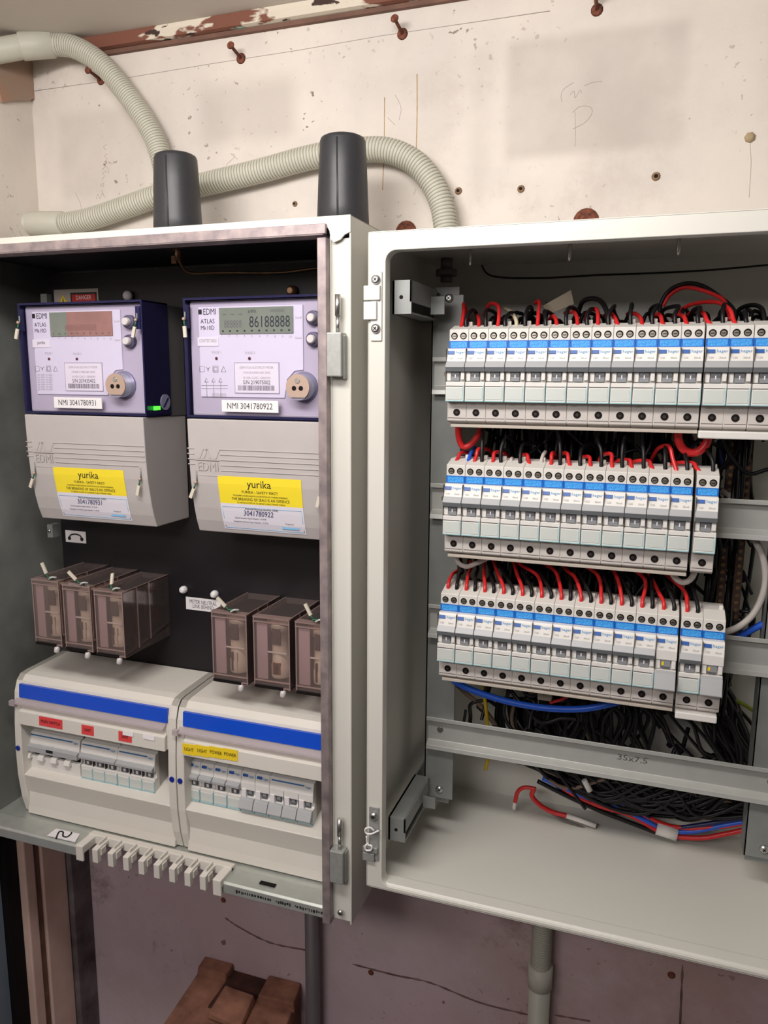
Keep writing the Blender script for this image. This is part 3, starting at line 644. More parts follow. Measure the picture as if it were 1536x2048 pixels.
    for q in ([xa+2, zm-2, xb-2, zb+2],):
        for (x0, z0), (x1, z1) in (((q[0], q[1]), (q[2], q[1])), ((q[0], q[3]), (q[2], q[3])), ((q[0], q[1]), (q[0], q[3])), ((q[2], q[1]), (q[2], q[3]))):
            mb.tube([Vector(SP(x0, z0))+Vector((0, .1, 0)), Vector(SP((x0+x1)/2, (z0+z1)/2))+Vector((0, .1, 0)), Vector(SP(x1, z1))+Vector((0, .1, 0))], .35, LBLUE, 4)
    s = put('warning_sticker', mb, tcv)
    mb = MB(); H = zt-zb
    def T(s_, fz, sz, m=BLACKP, sx=1., x=None, sh=0): z0 = zt-H*fz; mb.text(s_, sz, m, lambda u, z: (( cxm if x is None else x)+u, tcy(z0+z)-.65, z0+z), sx=sx, shear=sh)
    T('yurika', .13, 8.2); T('YURIKA - SAFETY FIRST!', .275, 2.9); T('THIS EQUIPMENT HAS BEEN SEALED FOR YOUR PROTECTION AND TO PREVENT INTERFERENCE', .345, 1.7, sx=.62)
    T('THE BREAKING OF SEALS IS AN OFFENCE', .41, 3.2, sx=.82); T('TO OBTAIN ACCESS OR TO REPORT A FAULT PHONE YURIKA', .475, 1.8, sx=.8)
    T('National Metering Identifier (NMI)', .585, 2.2, sx=.9); T(hand, .67, 6.0, NAVT, sx=.85, x=cxm-4, sh=.2)
    T('General enquiries: Ergon Network - 13 10 46', .765, 1.7, x=cxm-14, sx=.85); T('Emergencies and faults: Ergon Network - 13 22 96', .835, 1.7, x=cxm-14, sx=.85)
    T('Property of', .82, 1.7, x=xb-17, sx=.85); z0 = zt-H*.89; mb.quad([(xb-26, tcy(z0)-.6, z0+1.6), (xb-26, tcy(z0)-.6, z0-1.6), (xb-7, tcy(z0)-.6, z0-1.6), (xb-7, tcy(z0)-.6, z0+1.6)], LBLUE)
    put('lettering', mb, s)
    for xx, z0 in ((X0+10, -70), (X1-9.5, -70)):
        seal(t, (xx, tcy(z0-8)-1, z0-8), 13, (-.45 if xx < X0+50 else -.25, 0, -1))
    for xx in (X0+3, X1-5):
        mb = MB(); mb.box(xx-2.6, xx+2.6, -1.2, 2, 78, 101, NAVY); put('seal_tab', mb, t); seal(t, (xx, -2, 86), 8, (-.3, 0, -1) if dx else (0.05, 0, -1))
    if dx:
        c = Vector((X1-4, 9, 3)); put('power_led', MB().box(X1-1.2, X1+.2, 12, 24, -5, -1, LEDG), t)
        mb = MB(); mb.cyl((X1, 33, 3), (X1+.8, 33, 3), 8.5, seg=24, mat=pm('disc_sticker', (150, 148, 175), .4)); mb.hexa([(X1+.9, 28, -2), (X1+.9, 30, -3), (X1+.9, 39, 7), (X1+.9, 37, 8), (X1+1.1, 28, -2), (X1+1.1, 30, -3), (X1+1.1, 39, 7), (X1+1.1, 37, 8)], NAVT); put('round_sticker', mb, t)
    return t
meter(-209, '207435402', 'NMI 3041780931', '3041780931', 'left electricity meter with warm tinted display and glowing green side light', LCDR, 'yurika', '')
meter(0, '219075002', 'NMI 3041780922', '3041780922', 'right electricity meter showing large dark digits on a green display', LCDG, 'CONTESTABLE', '86188888')
# ---------------------------------------------------------------- clear fuse holders
def fuse(X0, X1, Y0, zt, zb, label, group, dark, Yb=75, redterm=False):
    t = thing('fuse_holder', ((X0+X1)/2, Yb, zb), label, 'fuse holder', group); w = 1.3
    mb = MB(); mb.box(X0, X1, Y0, Y0+1.2, zb, zt, CLEARBR); mb.box(X0, X0+w, Y0, Yb-.2, zb, zt, CLEARBR); mb.box(X1-w, X1, Y0, Yb-.2, zb, zt, CLEARBR)
    mb.hexa([(X0, Y0, zb), (X1, Y0, zb), (X1, Yb-.2, zb+14), (X0, Yb-.2, zb+14), (X0, Y0, zb+1.5), (X1, Y0, zb+1.5), (X1, Yb-.2, zb+15.5), (X0, Yb-.2, zb+15.5)], CLEARBR)
    mb.box(X0, X1, Y0, Yb-.2, zt-1.4, zt, CLEARBR); put('clear_housing', mb, t)
    mb = MB()
    for x in (X0, X1-w):
        mb.box(x, x+w, Y0-.3, Y0+.8, zb, zt, CLEARED); mb.box(x, x+w, Y0, Yb, zt-.6, zt+.3, CLEARED)
    for z in (zt-6, zt-1.5, zb+1, zb+7): mb.box(X0-.2, X1+.2, Y0-.6, Y0+1, z, z+1.3, CLEARED)
    mb.box(X0-.3, X1+.3, Y0-.8, Y0+8, zt-.8, zt+.4, CLEARED); mb.box(X0+.5, X1-8, Y0-1, Y0+3, zb-.5, zb+2.6, HOLE); mb.box(X1-w, X1+.2, Y0+24, Y0+26, zb+4, zt, CLEARED); mb.box(X1-w, X1+.2, Y0+46, Y0+48, zb+8, zt, CLEARED)
    put('frame', mb, t)
    cx = (X0+X1)/2+3; cy = Y0+15; mb = MB()
    ip = clear('fuse_inner_sheet', (235, 225, 225), .2, .15, .7, (216, 198, 206)); q_ = MB(); q_.box(X0+2, cx-9.5, Y0+3.5, Y0+4.3, zb+8, zt-8, ip); q_.box(X0+2, X1-2, Y0+27, Y0+28, zb+9, zt-4, clear('fuse_back_sheet', (210, 190, 182), .2, .15, .55, (150, 126, 116))); q_.box(X1-3.2, X1-2.4, Y0+5, Y0+60, zb+14, zt-5, ip); put('inner_partition', q_, t)
    bc = pm('fuse_ceramic', (214, 206, 188), .4); dk = pm('fuse_dark', (66, 48, 42), .5); br = pm('fuse_amber', (150, 96, 40), .4, .4)
    mb.lathe((cx, cy, zb+9), (0, 0, 1), [(0, 9.5), (2, 10), (14, 10), (14, 9), (zt-zb-26, 9), (zt-zb-26, 10), (zt-zb-17, 10), (zt-zb-16, 7)], 26, bc)
    c = put('fuse_cartridge', mb, t)
    mb = MB(); zm = (zt+zb)/2
    mb.box(cx-4.5, cx+4.5, cy-10.4, cy-8, zm+8, zt-13, dk)
    if dark: mb.box(cx-4.5, cx+4, cy-10.6, cy-8, zb+14, zm-12, br); mb.box(cx-2.5, cx+2, cy-10.8, cy-8, zb+14, zm-13, dk)
    else: mb.box(cx-4, cx-2, cy-10.6, cy-8, zb+12, zm-6, dk); mb.box(cx+1, cx+3, cy-10.6, cy-8, zb+12, zm-6, bc)
    put('contact_blade', mb, t)
    mb = MB(); mb.box(X0+5, X1-6, cy-11, cy-10, zm-1, zm+.6, pm('bright_line', (235, 232, 228), .2)); put('retaining_bar', mb, t)
    mb = MB(); mb.lathe((X1-9, Y0+2, zb-.5), (0, -.35, -1), [(0, 2.6), (3, 3.2), (7, 2.8), (8, 1.2)], 14, pm('latch_clear', (205, 198, 198), .15, spec=.8)); put('latch', mb, t)
    mb = MB(); mb.box(X0+4, X1-4, Y0+34, Y0+52, zb+16, zt-6, pm('base_brown', (150, 124, 112), .4, rgb2=(110, 84, 74), scale=60)); mb.cyl((X1-7, Y0+40, zm), (X1-7, Y0+40, zt-8), 4, seg=12, mat=BRASS); mb.cyl((X1-7, Y0+40, zb+18), (X1-7, Y0+40, zm-5), 4, seg=12, mat=BRASS)
    if redterm:
        for z in (zt-14, zm-4, zb+26): mb.box(X1-9, X1-3, Yb-22, Yb-10, z-3, z+3, REDS)
    put('contact_base', mb, t)
    return t
def fseal(c, d, lab):
    c = Vector(c); t = thing('security_seal', c, lab, 'seal', 'seals tied to the fuse holders'); mb = MB()
    P = [c+Vector((7, 4, 0)), c+Vector((4, -2, 2)), c+Vector((0, 0, 1)), c+Vector((3, 3, -1)), c+Vector((8, 0, 1))]; mb.tube(spline(P, 6), .9, GREEN, 6)
    mb.tube(spline([c+Vector((4, -3, 0)), c+Vector((9, -4, 3)), c+Vector((12, 0, 2))], 5), 1.0, pm('latch_clear', (205, 198, 198), .15), 6); put('string', mb, t)
    d = Vector(d).normalized(); b = c+Vector((0, 0, 1)); e = b+d*5; mb = MB(); mb.tube([b, e], .7, GREEN, 6); put('string_tail', mb, t)
    w = d.cross(Vector((0, 1, 0))).normalized()*1.7; y = Vector((0, 1, 0)); f = e+d*13; mb = MB(); mb.hexa([e-w-y, e+w-y, e+w+y, e-w+y, f-w-y, f+w-y, f+w+y, f-w+y], pm('seal_tag', (214, 206, 190), .4)); put('tag', mb, t)
gl = 'three clear fuse holders below the left meter'
for i, lab in enumerate(('clear brown fuse holder nearest the left cabinet side', 'clear fuse holder in the middle of the left three', 'clear fuse holder with red terminals, rightmost of the left three')):
    x0 = -491+43*i; fuse(x0, x0+38, -10, -198-2.2*i, -275-1.2*i, lab, gl, False, redterm=(i == 2))
    fseal((x0+22, -8, -196-2.2*i), (-.45, 0, 1) if i == 0 else ((-.9, 0, .75) if i == 1 else (-.1, .2, .3)), ('green string seal with upright white tag on the leftmost fuse holder', 'green string seal with slanting tag on the middle left fuse holder', 'green string seal with tag on the fuse holder with red terminals')[i])
gr = 'three clear fuse holders below the right meter'
for i, lab in enumerate(('clear fuse holder beside the meter neutral label', 'clear fuse holder with amber stained cartridge', 'clear fuse holder half hidden by the right edge of the meter cabinet')):
    x0 = -261+48.5*i; fuse(x0, x0+42, -2 if i == 0 else 0, -214-.4*i, -291-.3*i, lab, gr, i == 1)
    if i != 1: fseal((x0+20, 0, -212), (-.9, 0, .8) if i == 0 else (-.7, 0, 1.3), ('green string seal with white tag beside the meter neutral label', 'green string seal on the fuse holder at the cabinet edge')[i//2])
# ---------------------------------------------------------------- small breaker enclosures (left cabinet)
def enclosure(X0, label, tags, wd=225.5):
    X1 = X0+wd; t = thing('breaker_enclosure', ((X0+X1)/2, 30, -493), label, 'breaker box', 'white breaker boxes under the meters')
    top = [(74, -317), (12, -319.5), (2, -321), (-4, -327), (-8, -340), (-10.5, -377), (-8.5, -377), (-6, -345), (0, -326), (74, -321)]
    mb = MB(); mb.prism(top, X0+.4, X1-.4, BOXP); mb.prism([(-13, -443), (30, -430), (30, -434), (-8, -446), (-2, -470), (-6, -492), (74, -492), (74, -495), (-10, -495), (-8, -485), (-6, -468)], X0+8, X1-8, BOXP)
    for a, b in ((X0+.4, X0+10), (X1-10, X1-.4)):
        mb.prism([(74, -317), (12, -319.5), (2, -321), (-4, -327), (-8.8, -340), (-12.5, -380), (-14, -410), (-13.5, -445), (-10, -475), (-5, -495), (74, -495)], a, b, BOXP)
    put('housing', mb, t, bev=1.2)
    mb = MB(); mb.prism([(-9.3, -329.5), (-10.6, -345.5), (-8, -345.5), (-6, -329.5)], X0+9, X1-11, STRIPE); put('blue_stripe', mb, t)
    mb = MB(); mb.prism([(-9.5, -347), (-15.5, -350.5), (-16, -352.5), (-9.5, -349.5)], X0+4, X1-13, CLEARW); mb.box(X0-1, X0+6, -17, -12, -355, -349, CLEARW); put('clear_door', mb, t)
    mb = MB(); mb.prism([(-10, -358), (-14.5, -361), (-15.5, -377), (-11, -377.5)], X0+11, X1-12, BOXP); ls = put('label_holder', mb, t, bev=.5)
    for xa, xb, za, zb, m, s in tags:
        q = MB(); y = -14.9; q.prism([(y-.2, za), (y-1.0, zb), (y, zb), (y+.6, za)], xa, xb, m); tg = put('circuit_tag', q, ls)
        if s: q = MB(); q.text(s, 4.2, BLACKP, fl((xa+xb)/2, (za+zb)/2, y-.95), sx=.75); put('lettering', q, tg)
    for x in (X0+5, X1-5): 
        mb = MB(); mb.cyl((x, -13, -409), (x, -15, -409), 3.1, seg=16, mat=pm('dot_blue', (20, 40, 140), .4)); put('lock_dot', mb, t)
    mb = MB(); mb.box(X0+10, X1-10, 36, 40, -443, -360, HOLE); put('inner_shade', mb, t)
    return t
Yt = -15
def tg(u0, u1, v, h, m, s): a = at(u0, v, Yt); b = at(u1, v+(u1-u0)*.13, Yt); return (a.x, b.x, min(a.z, -359.5), min(a.z, -359.5)-h, m, s)
enclosure(-531, 'left white breaker box with blue stripe and red circuit tags', [tg(78, 124, 1432, 11, REDS, 'MAIN SWITCH'), tg(163, 187, 1449, 11, REDS, 'UNIT'), tg(237, 263, 1462, 11, REDS, 'UNIT'),
           (-372, -358, -361, -366, WHITE, ''), (-345, -330, -361, -366, WHITE, '')])
enclosure(-305, 'right white breaker box with blue stripe and yellow circuit tags', [tg(365, 391, 1486, 12, YEL2, 'LIGHT'), tg(391, 418, 1489, 12, YEL2, 'LIGHT'), tg(418, 446, 1492, 12, YEL2, 'POWER'), tg(446, 475, 1496, 12, YEL2, 'POWER')], wd=218)
# ---------------------------------------------------------------- breakers
def lever_up(mb, x0, x1, z):       # z: bottom hole reference of the module
    mb.prism([(-7.4, z+45.4), (-11, z+40.2), (-10.6, z+39.6), (-9.2, z+36), (-7, z+36)], x0, x1, LEVER, {1: LEVER_SHADE, 2: LEVER_SHADE, 3: LEVER_SHADE})
def rcbo(x, z, kind):
    """slim one module breaker; x,z = centre of the lower terminal hole; kind 'on' or 'off'"""
    h = 8.72; a, b = x-h, x+h
    t = thing('circuit_breaker', (x, 44, z), '', 'circuit breaker')
    mb = MB(); mb.prism([(3, z+73.2), (20, z+77.6), (43, z+77.6), (43, z-9), (3, z-9), (.8, z-7.5), (.4, z+9.6), (3, z+10.2), (3, z+57)], a, b, BRK, {4: TERM, 5: TERM, 6: TERM})
    mb.box(a, b, 7, 12, z-10.5, z-9, TERM); mb.box(x+4.2, x+7.4, 22, 26, z+77.4, z+81, BRK)
    body = put('body', mb, t, bev=.35, seg=1)
    put('terminal_print', MB().text('LINE', 1.9, GREYT, lambda u, w: (x-3+u, .3, z+7.2+w)).box(a+.6, b-.6, .5, .9, z-5.3, z-4.9, DLINE), t)
    for s_ in (-4.1, 4.1):
        m = MB(); c = (x+s_, 2.9, z+67.5); m.lathe(c, (0, -1, 0), [(0, 3.0), (.15, 3.0)], 18, HOLE); m.lathe((x+s_, 2.75, z+67.2), (0, -1, 0), [(0, 2.2), (.25, 2.0)], 16, SCREW)
        m.box(x+s_-1.5, x+s_+1.5, 2.35, 2.55, z+67, z+67.6, HOLE); put('terminal_screw', m, t)
    m = MB(); m.lathe((x, .45, z), (0, -1, 0), [(0, 3.15), (.15, 3.15)], 20, HOLE); m.lathe((x, .3, z-.3), (0, -1, 0), [(0, 1.5), (.1, 1.2)], 10, pm('deep_screw', (62, 50, 44), .5, .5)); put('load_terminal', m, t)
    m = MB(); m.box(a, b, 2.4, 3.2, z+56.6, z+63.2, BLUEN); m.box(a+1.4, b-1.2, 2.2, 2.45, z+57.2, z+62.5, BLUEB); put('warning_band', m, t)
    m = MB(); m.prism([(3.2, z+56.4), (-3.2, z+56.4), (-4.4, z+54.8), (-7.6, z+44.8), (-7.6, z+36.5), (-3.5, z+36), (-3.5, z+27.6), (-8.2, z+27.2), (-8.2, z+9.8), (3.2, z+9.8)], a, b, BRK2); put('front_cover', m, t, bev=.3, seg=1)
    m = MB(); f = lambda u, w: (x+2.8+u, -5.5-(-w)*.31*1 if False else -5.85+.31*(w), z+51.3+w)
    m.prism([(-5.35, z+54.2), (-6.35, z+51.4), (-5.6, z+51.2), (-4.7, z+54.2)], x-7.7, x-1.7, MARK); put('test_mark', m, t)
    m = MB(); m.text('hager', 2.5, LOGO, lambda u, w: (x+3.6+u, -5.35+.31*w, z+52.9+w), sx=1.15); m.text('C20', 1.6, GREYT, lambda u, w: (x-4.5+u, -7.1+.31*w, z+47.6+w)); m.text('30mA', 1.6, GREYT, lambda u, w: (x+4+u, -7.1+.31*w, z+47.6+w)); put('print', m, t)
    if kind == 'on':
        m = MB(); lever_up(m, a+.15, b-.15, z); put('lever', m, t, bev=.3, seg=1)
        m = MB(); m.box(x-3.6, x+3.6, -7.2, -3.4, z+28, z+36, WIND); m.box(x-3.6, x+3.6, -7.35, -7.1, z+31.8, z+35.9, WINB); m.box(x-.45, x+.45, -7.5, -7.3, z+30.6, z+33.6, WHITE); put('indicator', m, t)
    else:
        m = MB(); m.prism([(-8, z+27.4), (-12.5, z+25.8), (-17.5, z+13.5), (-16.5, z+12), (-8.4, z+18)], a+.15, b-.15, LEVER); put('lever', m, t, bev=.3, seg=1)
        m = MB(); m.box(x-3.6, x+3.6, -6.6, -3.4, z+29, z+36.5, WIND); m.box(x-3.4, x-1.4, -7, -6.5, z+31.5, z+34.5, YEL2); m.box(x-3.6, x+3.6, -7, -6.4, z+29, z+30.4, WINB); put('indicator', m, t)
    m = MB(); m.box(x+4.8, x+8.2, -7.2, -3.4, z+29, z+36, BRK2); m.box(a+.2, x-4.2, -6.4, -3.4, z+28, z+36, BRK2); put('window_side', m, t, bev=.3, seg=1)
    m = MB(); m.box(a+1, b-1.6, -8.75, -8.1, z+12, z+22.2, LABW); m.box(b-.9, b-.1, -8.9, -8, z+10, z+24.4, TEAL); m.box(a+.3, b-.2, -8.9, -8, z+10, z+10.9, TEAL); m.box(a+.1, a+.4, -8.3, -3, z+10, z+56, DLINE); m.box(a+.6, b-1.4, -8.6, -8.15, z+23.2, z+23.7, DLINE); put('label_cover', m, t)
    if kind == 'off': pass
    return t
protos = {k: None for k in ('on', 'off')}
ROWZ = (0, -121.25, -243.94)
ROWN = ('top', 'middle', 'bottom')
def place(x, r, i, kind, n):
    z = ROWZ[r]
    if protos[kind] is None: t = rcbo(x, z, kind); protos[kind] = t
    else:
        t = dup(protos[kind]); t.location = W(x, 44, z); ORG[t.name] = Vector((x, 44, z))
    t['group'] = 'slim circuit breakers, %s row' % ROWN[r]
    if kind == 'off': t['label'] = 'slim breaker with lowered grey lever, %s of the bottom row' % ('third from the right end' if i == 11 else 'at the right end')
    else: t['label'] = 'white slim breaker with raised grey lever, %s from the left in the %s row' % (ORDN(i), ROWN[r])
    return t
ROWX = []
for r in range(3):
    off = (0, -.19, -3.32)[r]; xs = [off+17.7*i for i in range(12)]
    for u, v in (((1424, 833), (1471, 834), (1520, 835)), ((1404, 1126),), ((1373, 1400.6), (1417, 1406)))[r]: xs.append(at(u, v, 0).x)
    for k in range(12, len(xs)): xs[k] = max(xs[k], xs[k-1]+17.5)
    ROWX.append(xs)
    for i, x in enumerate(xs): place(x, r, i, 'off' if (r == 2 and i in (11, 13)) else 'on', len(xs))
# comb busbars hooked under the rows
for r, (i0, i1) in enumerate(((0, 11), (0, 11), (0, 11))):
    z = ROWZ[r]; mb = MB(); mb.box(ROWX[r][i0]-6, ROWX[r][i1]+8.6, 2.5, 13, z-13.5, z-10.7, pm('busbar_beige', (188, 178, 166), .5)); one('comb_busbar', mb, 'beige comb busbar strip beneath the %s row of breakers' % ROWN[r], 'busbar', bev=.4)
z = ROWZ[0]; one('busbar_cover', MB().box(ROWX[0][12]-9.5, ROWX[0][14]+24, -3, 12, z-17, z-10.7, BRK2), 'white busbar cover under the right end of the top row', 'busbar cover', bev=1)
z = ROWZ[2]; one('busbar_cover', MB().box(ROWX[2][12]-8.5, ROWX[2][13]+7.5, -3, 12, z-17, z-10.7, BRK2), 'short white busbar cover under the last two bottom row breakers', 'busbar cover', bev=1)
# breakers in the small enclosures: only the nose stands out of the opening
def nose(name, x0, n, z, Y, label, mode, single, pitch):
    x1 = x0+pitch*n; t = thing(name, ((x0+x1)/2, Y+44, z-45), label, 'circuit breaker')
    mb = MB(); mb.prism([(Y+3, z+1), (Y-3, z), (Y-6, z-12), (Y-6, z-20), (Y-2, z-20.5), (Y-2, z-28), (Y-6.5, z-28.5), (Y-6.5, z-45), (Y+3, z-45)], x0, x1-.3, BRK2); put('body', mb, t, bev=.4, seg=1)
    mb = MB(); mb.box(x0+.5, x1-.8, Y+3, Y+22, z-52, z+8, pm('clear_side', (176, 172, 168), .4)); put('case', mb, t)
    mb = MB()
    if single: mb.prism([(Y-4.2, z-2.5), (Y-5, z-5.2), (Y-4.4, z-5.4), (Y-3.6, z-2.5)], x0+2, x0+8, MARK); mb.text('hager', 2.8, LOGO, lambda u, w: (x0+12.5+u, Y-5+.25*w, z-4+w), sx=.8)
    else: mb.prism([(Y-3.9, z-2.6), (Y-4.3, z-4), (Y-3.7, z-4.2), (Y-3.3, z-2.7)], x0+2, x1-11, pm('line_blue', (42, 110, 160), .4)); mb.text('hager', 2.8, LOGO, lambda u, w: (x1-6+u, Y-4.6+.25*w, z-4+w), sx=.8)
    for k in range(1, n): mb.box(x0+pitch*k-.2, x0+pitch*k+.2, Y-6.2, Y-2, z-45, z-13, DLINE)
    put('print', mb, t)
    mb = MB()
    if mode == 'main':
        mb.prism([(Y-6, z-13.5), (Y-11, z-15), (Y-11, z-22), (Y-5, z-23)], x0-1.5, x1-.5, LEVER); put('link_bar', mb, t, bev=.4, seg=1)
        mb = MB(); mb.box((x0+x1)/2-6, (x0+x1)/2+4, Y-11.4, Y-10.9, z-19, z-15.6, BLACKP); put('maker_mark', mb, t)
        for k in range(n):
            m = MB(); c = x0+pitch*(k+.18); m.prism([(Y-3, z-24), (Y-10, z-26), (Y-12, z-31), (Y-10, z-33), (Y-4, z-31)], c-4, c+4, BRK2); put('lever', m, t, bev=.4, seg=1)
            m = MB(); m.box(c+5, c+pitch-6, Y-3.4, Y-1.9, z-29, z-23.5, HOLE); put('lever_slot', m, t)
    elif mode == 'on':
        for k in range(1 if not single else 1): mb.prism([(Y-6, z-12.5), (Y-11, z-15), (Y-11, z-18), (Y-7, z-20.5), (Y-5, z-20)], x0+.3, x1-.6, LEVER, {2: LEVER_SHADE})
        put('lever', mb, t, bev=.3, seg=1)
        for k in range(n):
            m = MB(); c = x0+pitch*(k+.5); m.box(c-4, c+4, Y-5, Y-1.9, z-27.5, z-20.5, WINB); m.box(c-1, c+2, Y-5.2, Y-4.9, z-26.5, z-23, WHITE); put('indicator', m, t)
    else:
        for k in range(n):
            m = MB(); c0, c1 = x0+pitch*k, x0+pitch*(k+1); m.prism([(Y-6, z-28), (Y-9.5, z-29), (Y-14, z-38), (Y-13, z-40), (Y-6.4, z-35)], c0+.3, c1-.4, LEVER); put('lever', m, t, bev=.3, seg=1)
            m = MB(); m.box(c0+1, c0+6.5, Y-7, Y-1.9, z-28, z-19, WHITE); m.box(c0+7, c1-4, Y-3.5, Y-1.9, z-28, z-20, WINB); m.box(c0+8, c1-5, Y-4, Y-3.3, z-25, z-21, WIND); put('indicator', m, t)
    if mode != 'main':
        m = MB()
        for k in range(n): m.box(x0+pitch*k+.8, x0+pitch*(k+1)-1.4, Y-7.1, Y-6.4, z-43, z-33, LABW); m.box(x0+pitch*(k+1)-1.3, x0+pitch*(k+1)-.3, Y-7.4, Y-6.3, z-45, z-31, TEAL)
        m.box(x0+.3, x1-.4, Y-7.4, Y-6.3, z-45.4, z-43.8, TEAL); put('label_cover', m, t)
    return t
YB = 6; pl = 16.9
z0 = at(56, 1461, YB-3).z; xs0 = at(56, 1461, YB-3).x
nose('main_switch', xs0, 4, z0, YB, 'four pole main switch with white levers down under the red main switch tag', 'main', False, (at(161, 1481, YB-3).x-xs0)/4)
xa = at(163, 1481, YB-3).x; xb = at(236, 1493, YB-3).x; xc = at(311, 1505, YB-3).x
nose('circuit_breaker', xa, 3, z0, YB, 'three pole breaker beside the main switch in the left breaker box', 'on', False, (xb-xa)/3)
nose('circuit_breaker', xb, 3, z0, YB, 'three pole breaker at the right end of the left breaker box', 'on', False, (xc-xb)/3)
xa = at(375, 1520, YB-3).x; z1 = at(375, 1520, YB-3).z; xe = at(630, 1567, YB-3).x; pr = (xe-xa)/9.05
for k in range(6):
    nose('circuit_breaker', xa+pr*k, 1, z1, YB, 'single breaker with %s lever, %s from the left in the right breaker box' % ('raised' if k < 4 else 'lowered', ORDN(k)), 'on' if k < 4 else 'off', True, pr)['group'] = 'single breakers in the right breaker box'
nose('circuit_breaker', xa+pr*6, 3, z1, YB, 'three pole breaker with lowered levers at the right end of the right breaker box', 'off', False, pr)
# ---------------------------------------------------------------- antennas on the left cabinet
def antenna(ut, vt, ub, vb, Y, label):
    b = at(ub, vb, Y); b.z = CT; c = Vector((b.x, Y, CT)); tpt = at(ut, vt, Y); H = tpt.z-CT
    t = thing('antenna', c, label, 'antenna', 'black antennas on the meter cabinet')
    mb = MB(); r0, r1 = 26.5, 22.5; mb.lathe(c, (0, 0, 1), [(0, r0), (H*.3, r0-1.2), (H*.7, r1+1.2), (H-5, r1), (H-2, r1-1.2), (H-.5, r1-4), (H, r1-8)], 40, CAPB); put('cover', mb, t)
    mb = MB(); mb.tube([c+Vector((5, -r0+.5, 2)), c+Vector((3, -r1+.6, H-6))], 1.0, CAPB, 8); put('seam', mb, t)
antenna(352, 309, 356, 445, 60, 'left black tapered antenna on top of the meter cabinet')
antenna(684, 274, 686, 425, 60, 'right black tapered antenna on top of the meter cabinet')
# ---------------------------------------------------------------- right cabinet
RL, RRt, RT, RB, RF = -64.5, 540, 149.5, -451, -57
t = RC = thing('distribution_cabinet', (240, 60, RB), 'open light grey steel cabinet with three rows of breakers', 'cabinet')
mb = MB()
mb.box(RL, RL+1.8, RF, 151.5, RB, RT, PAINT); mb.box(RRt-1.8, RRt, RF, 151.5, RB, RT, PAINT); mb.box(RL, RRt, RF, 151.5, RT-1.8, RT, PAINT); mb.box(RL, RRt, RF, 151.5, RB, RB+2, PAINT); mb.box(RL, RRt, 149.5, 151.5, RB, RT, PAINT)
put('casing', mb, t, bev=.8)
def rrect(x0, x1, z0, z1, r, n=6):
    P = []
    for cx, cz, a in ((x1-r, z1-r, 0), (x0+r, z1-r, 90), (x0+r, z0+r, 180), (x1-r, z0+r, 270)):
        for k in range(n+1): b = math.radians(a+90*k/n); P.append((cx+r*math.cos(b), cz+r*math.sin(b)))
    return P
def ring(mb, O, I, y0, y1, ydeep, mat):
    k = mb.m(mat); n = len(mb.v); L = len(O)
    mb.v += [(x, y0, z) for x, z in O]+[(x, y0, z) for x, z in I]+[(x, ydeep, z) for x, z in I]+[(x, y1, z) for x, z in O]
    for i in range(L):
        j = (i+1) % L
        mb.face([n+j, n+i, n+L+i, n+L+j], k); mb.face([n+L+j, n+L+i, n+2*L+i, n+2*L+j], k, True); mb.face([n+i, n+j, n+3*L+j, n+3*L+i], k, True)
mb = MB(); ring(mb, rrect(RL, RRt, RB, RT, 3), rrect(RL+15.5, RRt-15.5, RB+4, RT-15.5, 9), RF, RF+3, RF+12, PAINT)
put('front_lip', mb, t, bev=.6)
mb = MB(); mb.prism([(RF+1, RB+4), (RF+3, RB+6.2), (RF+16, RB+6.2), (RF+18, RB+2)], RL+6, RRt-6, PAINT); put('bottom_lip', mb, t, bev=.6)
# hinge plates on the left lip
def hp(v0, v1, v2, v3, nm):
    zt = at(757, v0, RF).z; zb = at(757, v1, RF).z; za = at(740, v2, RF).z; zc = at(740, v3, RF).z
    mb = MB(); HM = pm('hinge_white', (214, 212, 208), .35) if not nm else GALV; mb.box(RL+3, RL+13, RF-1.6, RF, zb, zt, HM); mb.box(RL-2.5, RL+9, RF-4, RF-1.6, zc, (za+zc)/2+1, HM); mb.box(RL-2.5, RL+12, RF-4, RF-1.6, (za+zc)/2+2, za, HM); h = put('hinge_plate', mb, t, bev=.6)
    return h, zt, zb
h, zt, zb = hp(543, 682, 572, 640, 0)
for v in (559, 657): mb = MB(); q = at(758, v, RF-2); screwhead(mb, (RL+8, RF-2, q.z), (0, -1, 0), 4); put('screw', mb, h)
h, zt, zb = hp(1614, 1720, 1690, 1718, 1)
mb = MB(); q = at(748, 1632, RF-2); screwhead(mb, (RL+8, RF-2, q.z), (0, -1, 0), 4); put('screw', mb, h)
mb = MB(); mb.tube(spline(px((758, 1661, RF-4), (742, 1668, RF-6), (732, 1666, RF-6), (731, 1658, RF-6), (740, 1655, RF-5), (748, 1661, RF-4)), 6), .9, WHITE, 8); mb.tube(spline(px((733, 1672, RF-5), (735, 1688, RF-5), (743, 1692, RF-6), (742, 1700, RF-6), (732, 1700, RF-6), (731, 1691, RF-6), (737, 1687, RF-5)), 6), .9, WHITE, 8); put('wire_clip', mb, h)
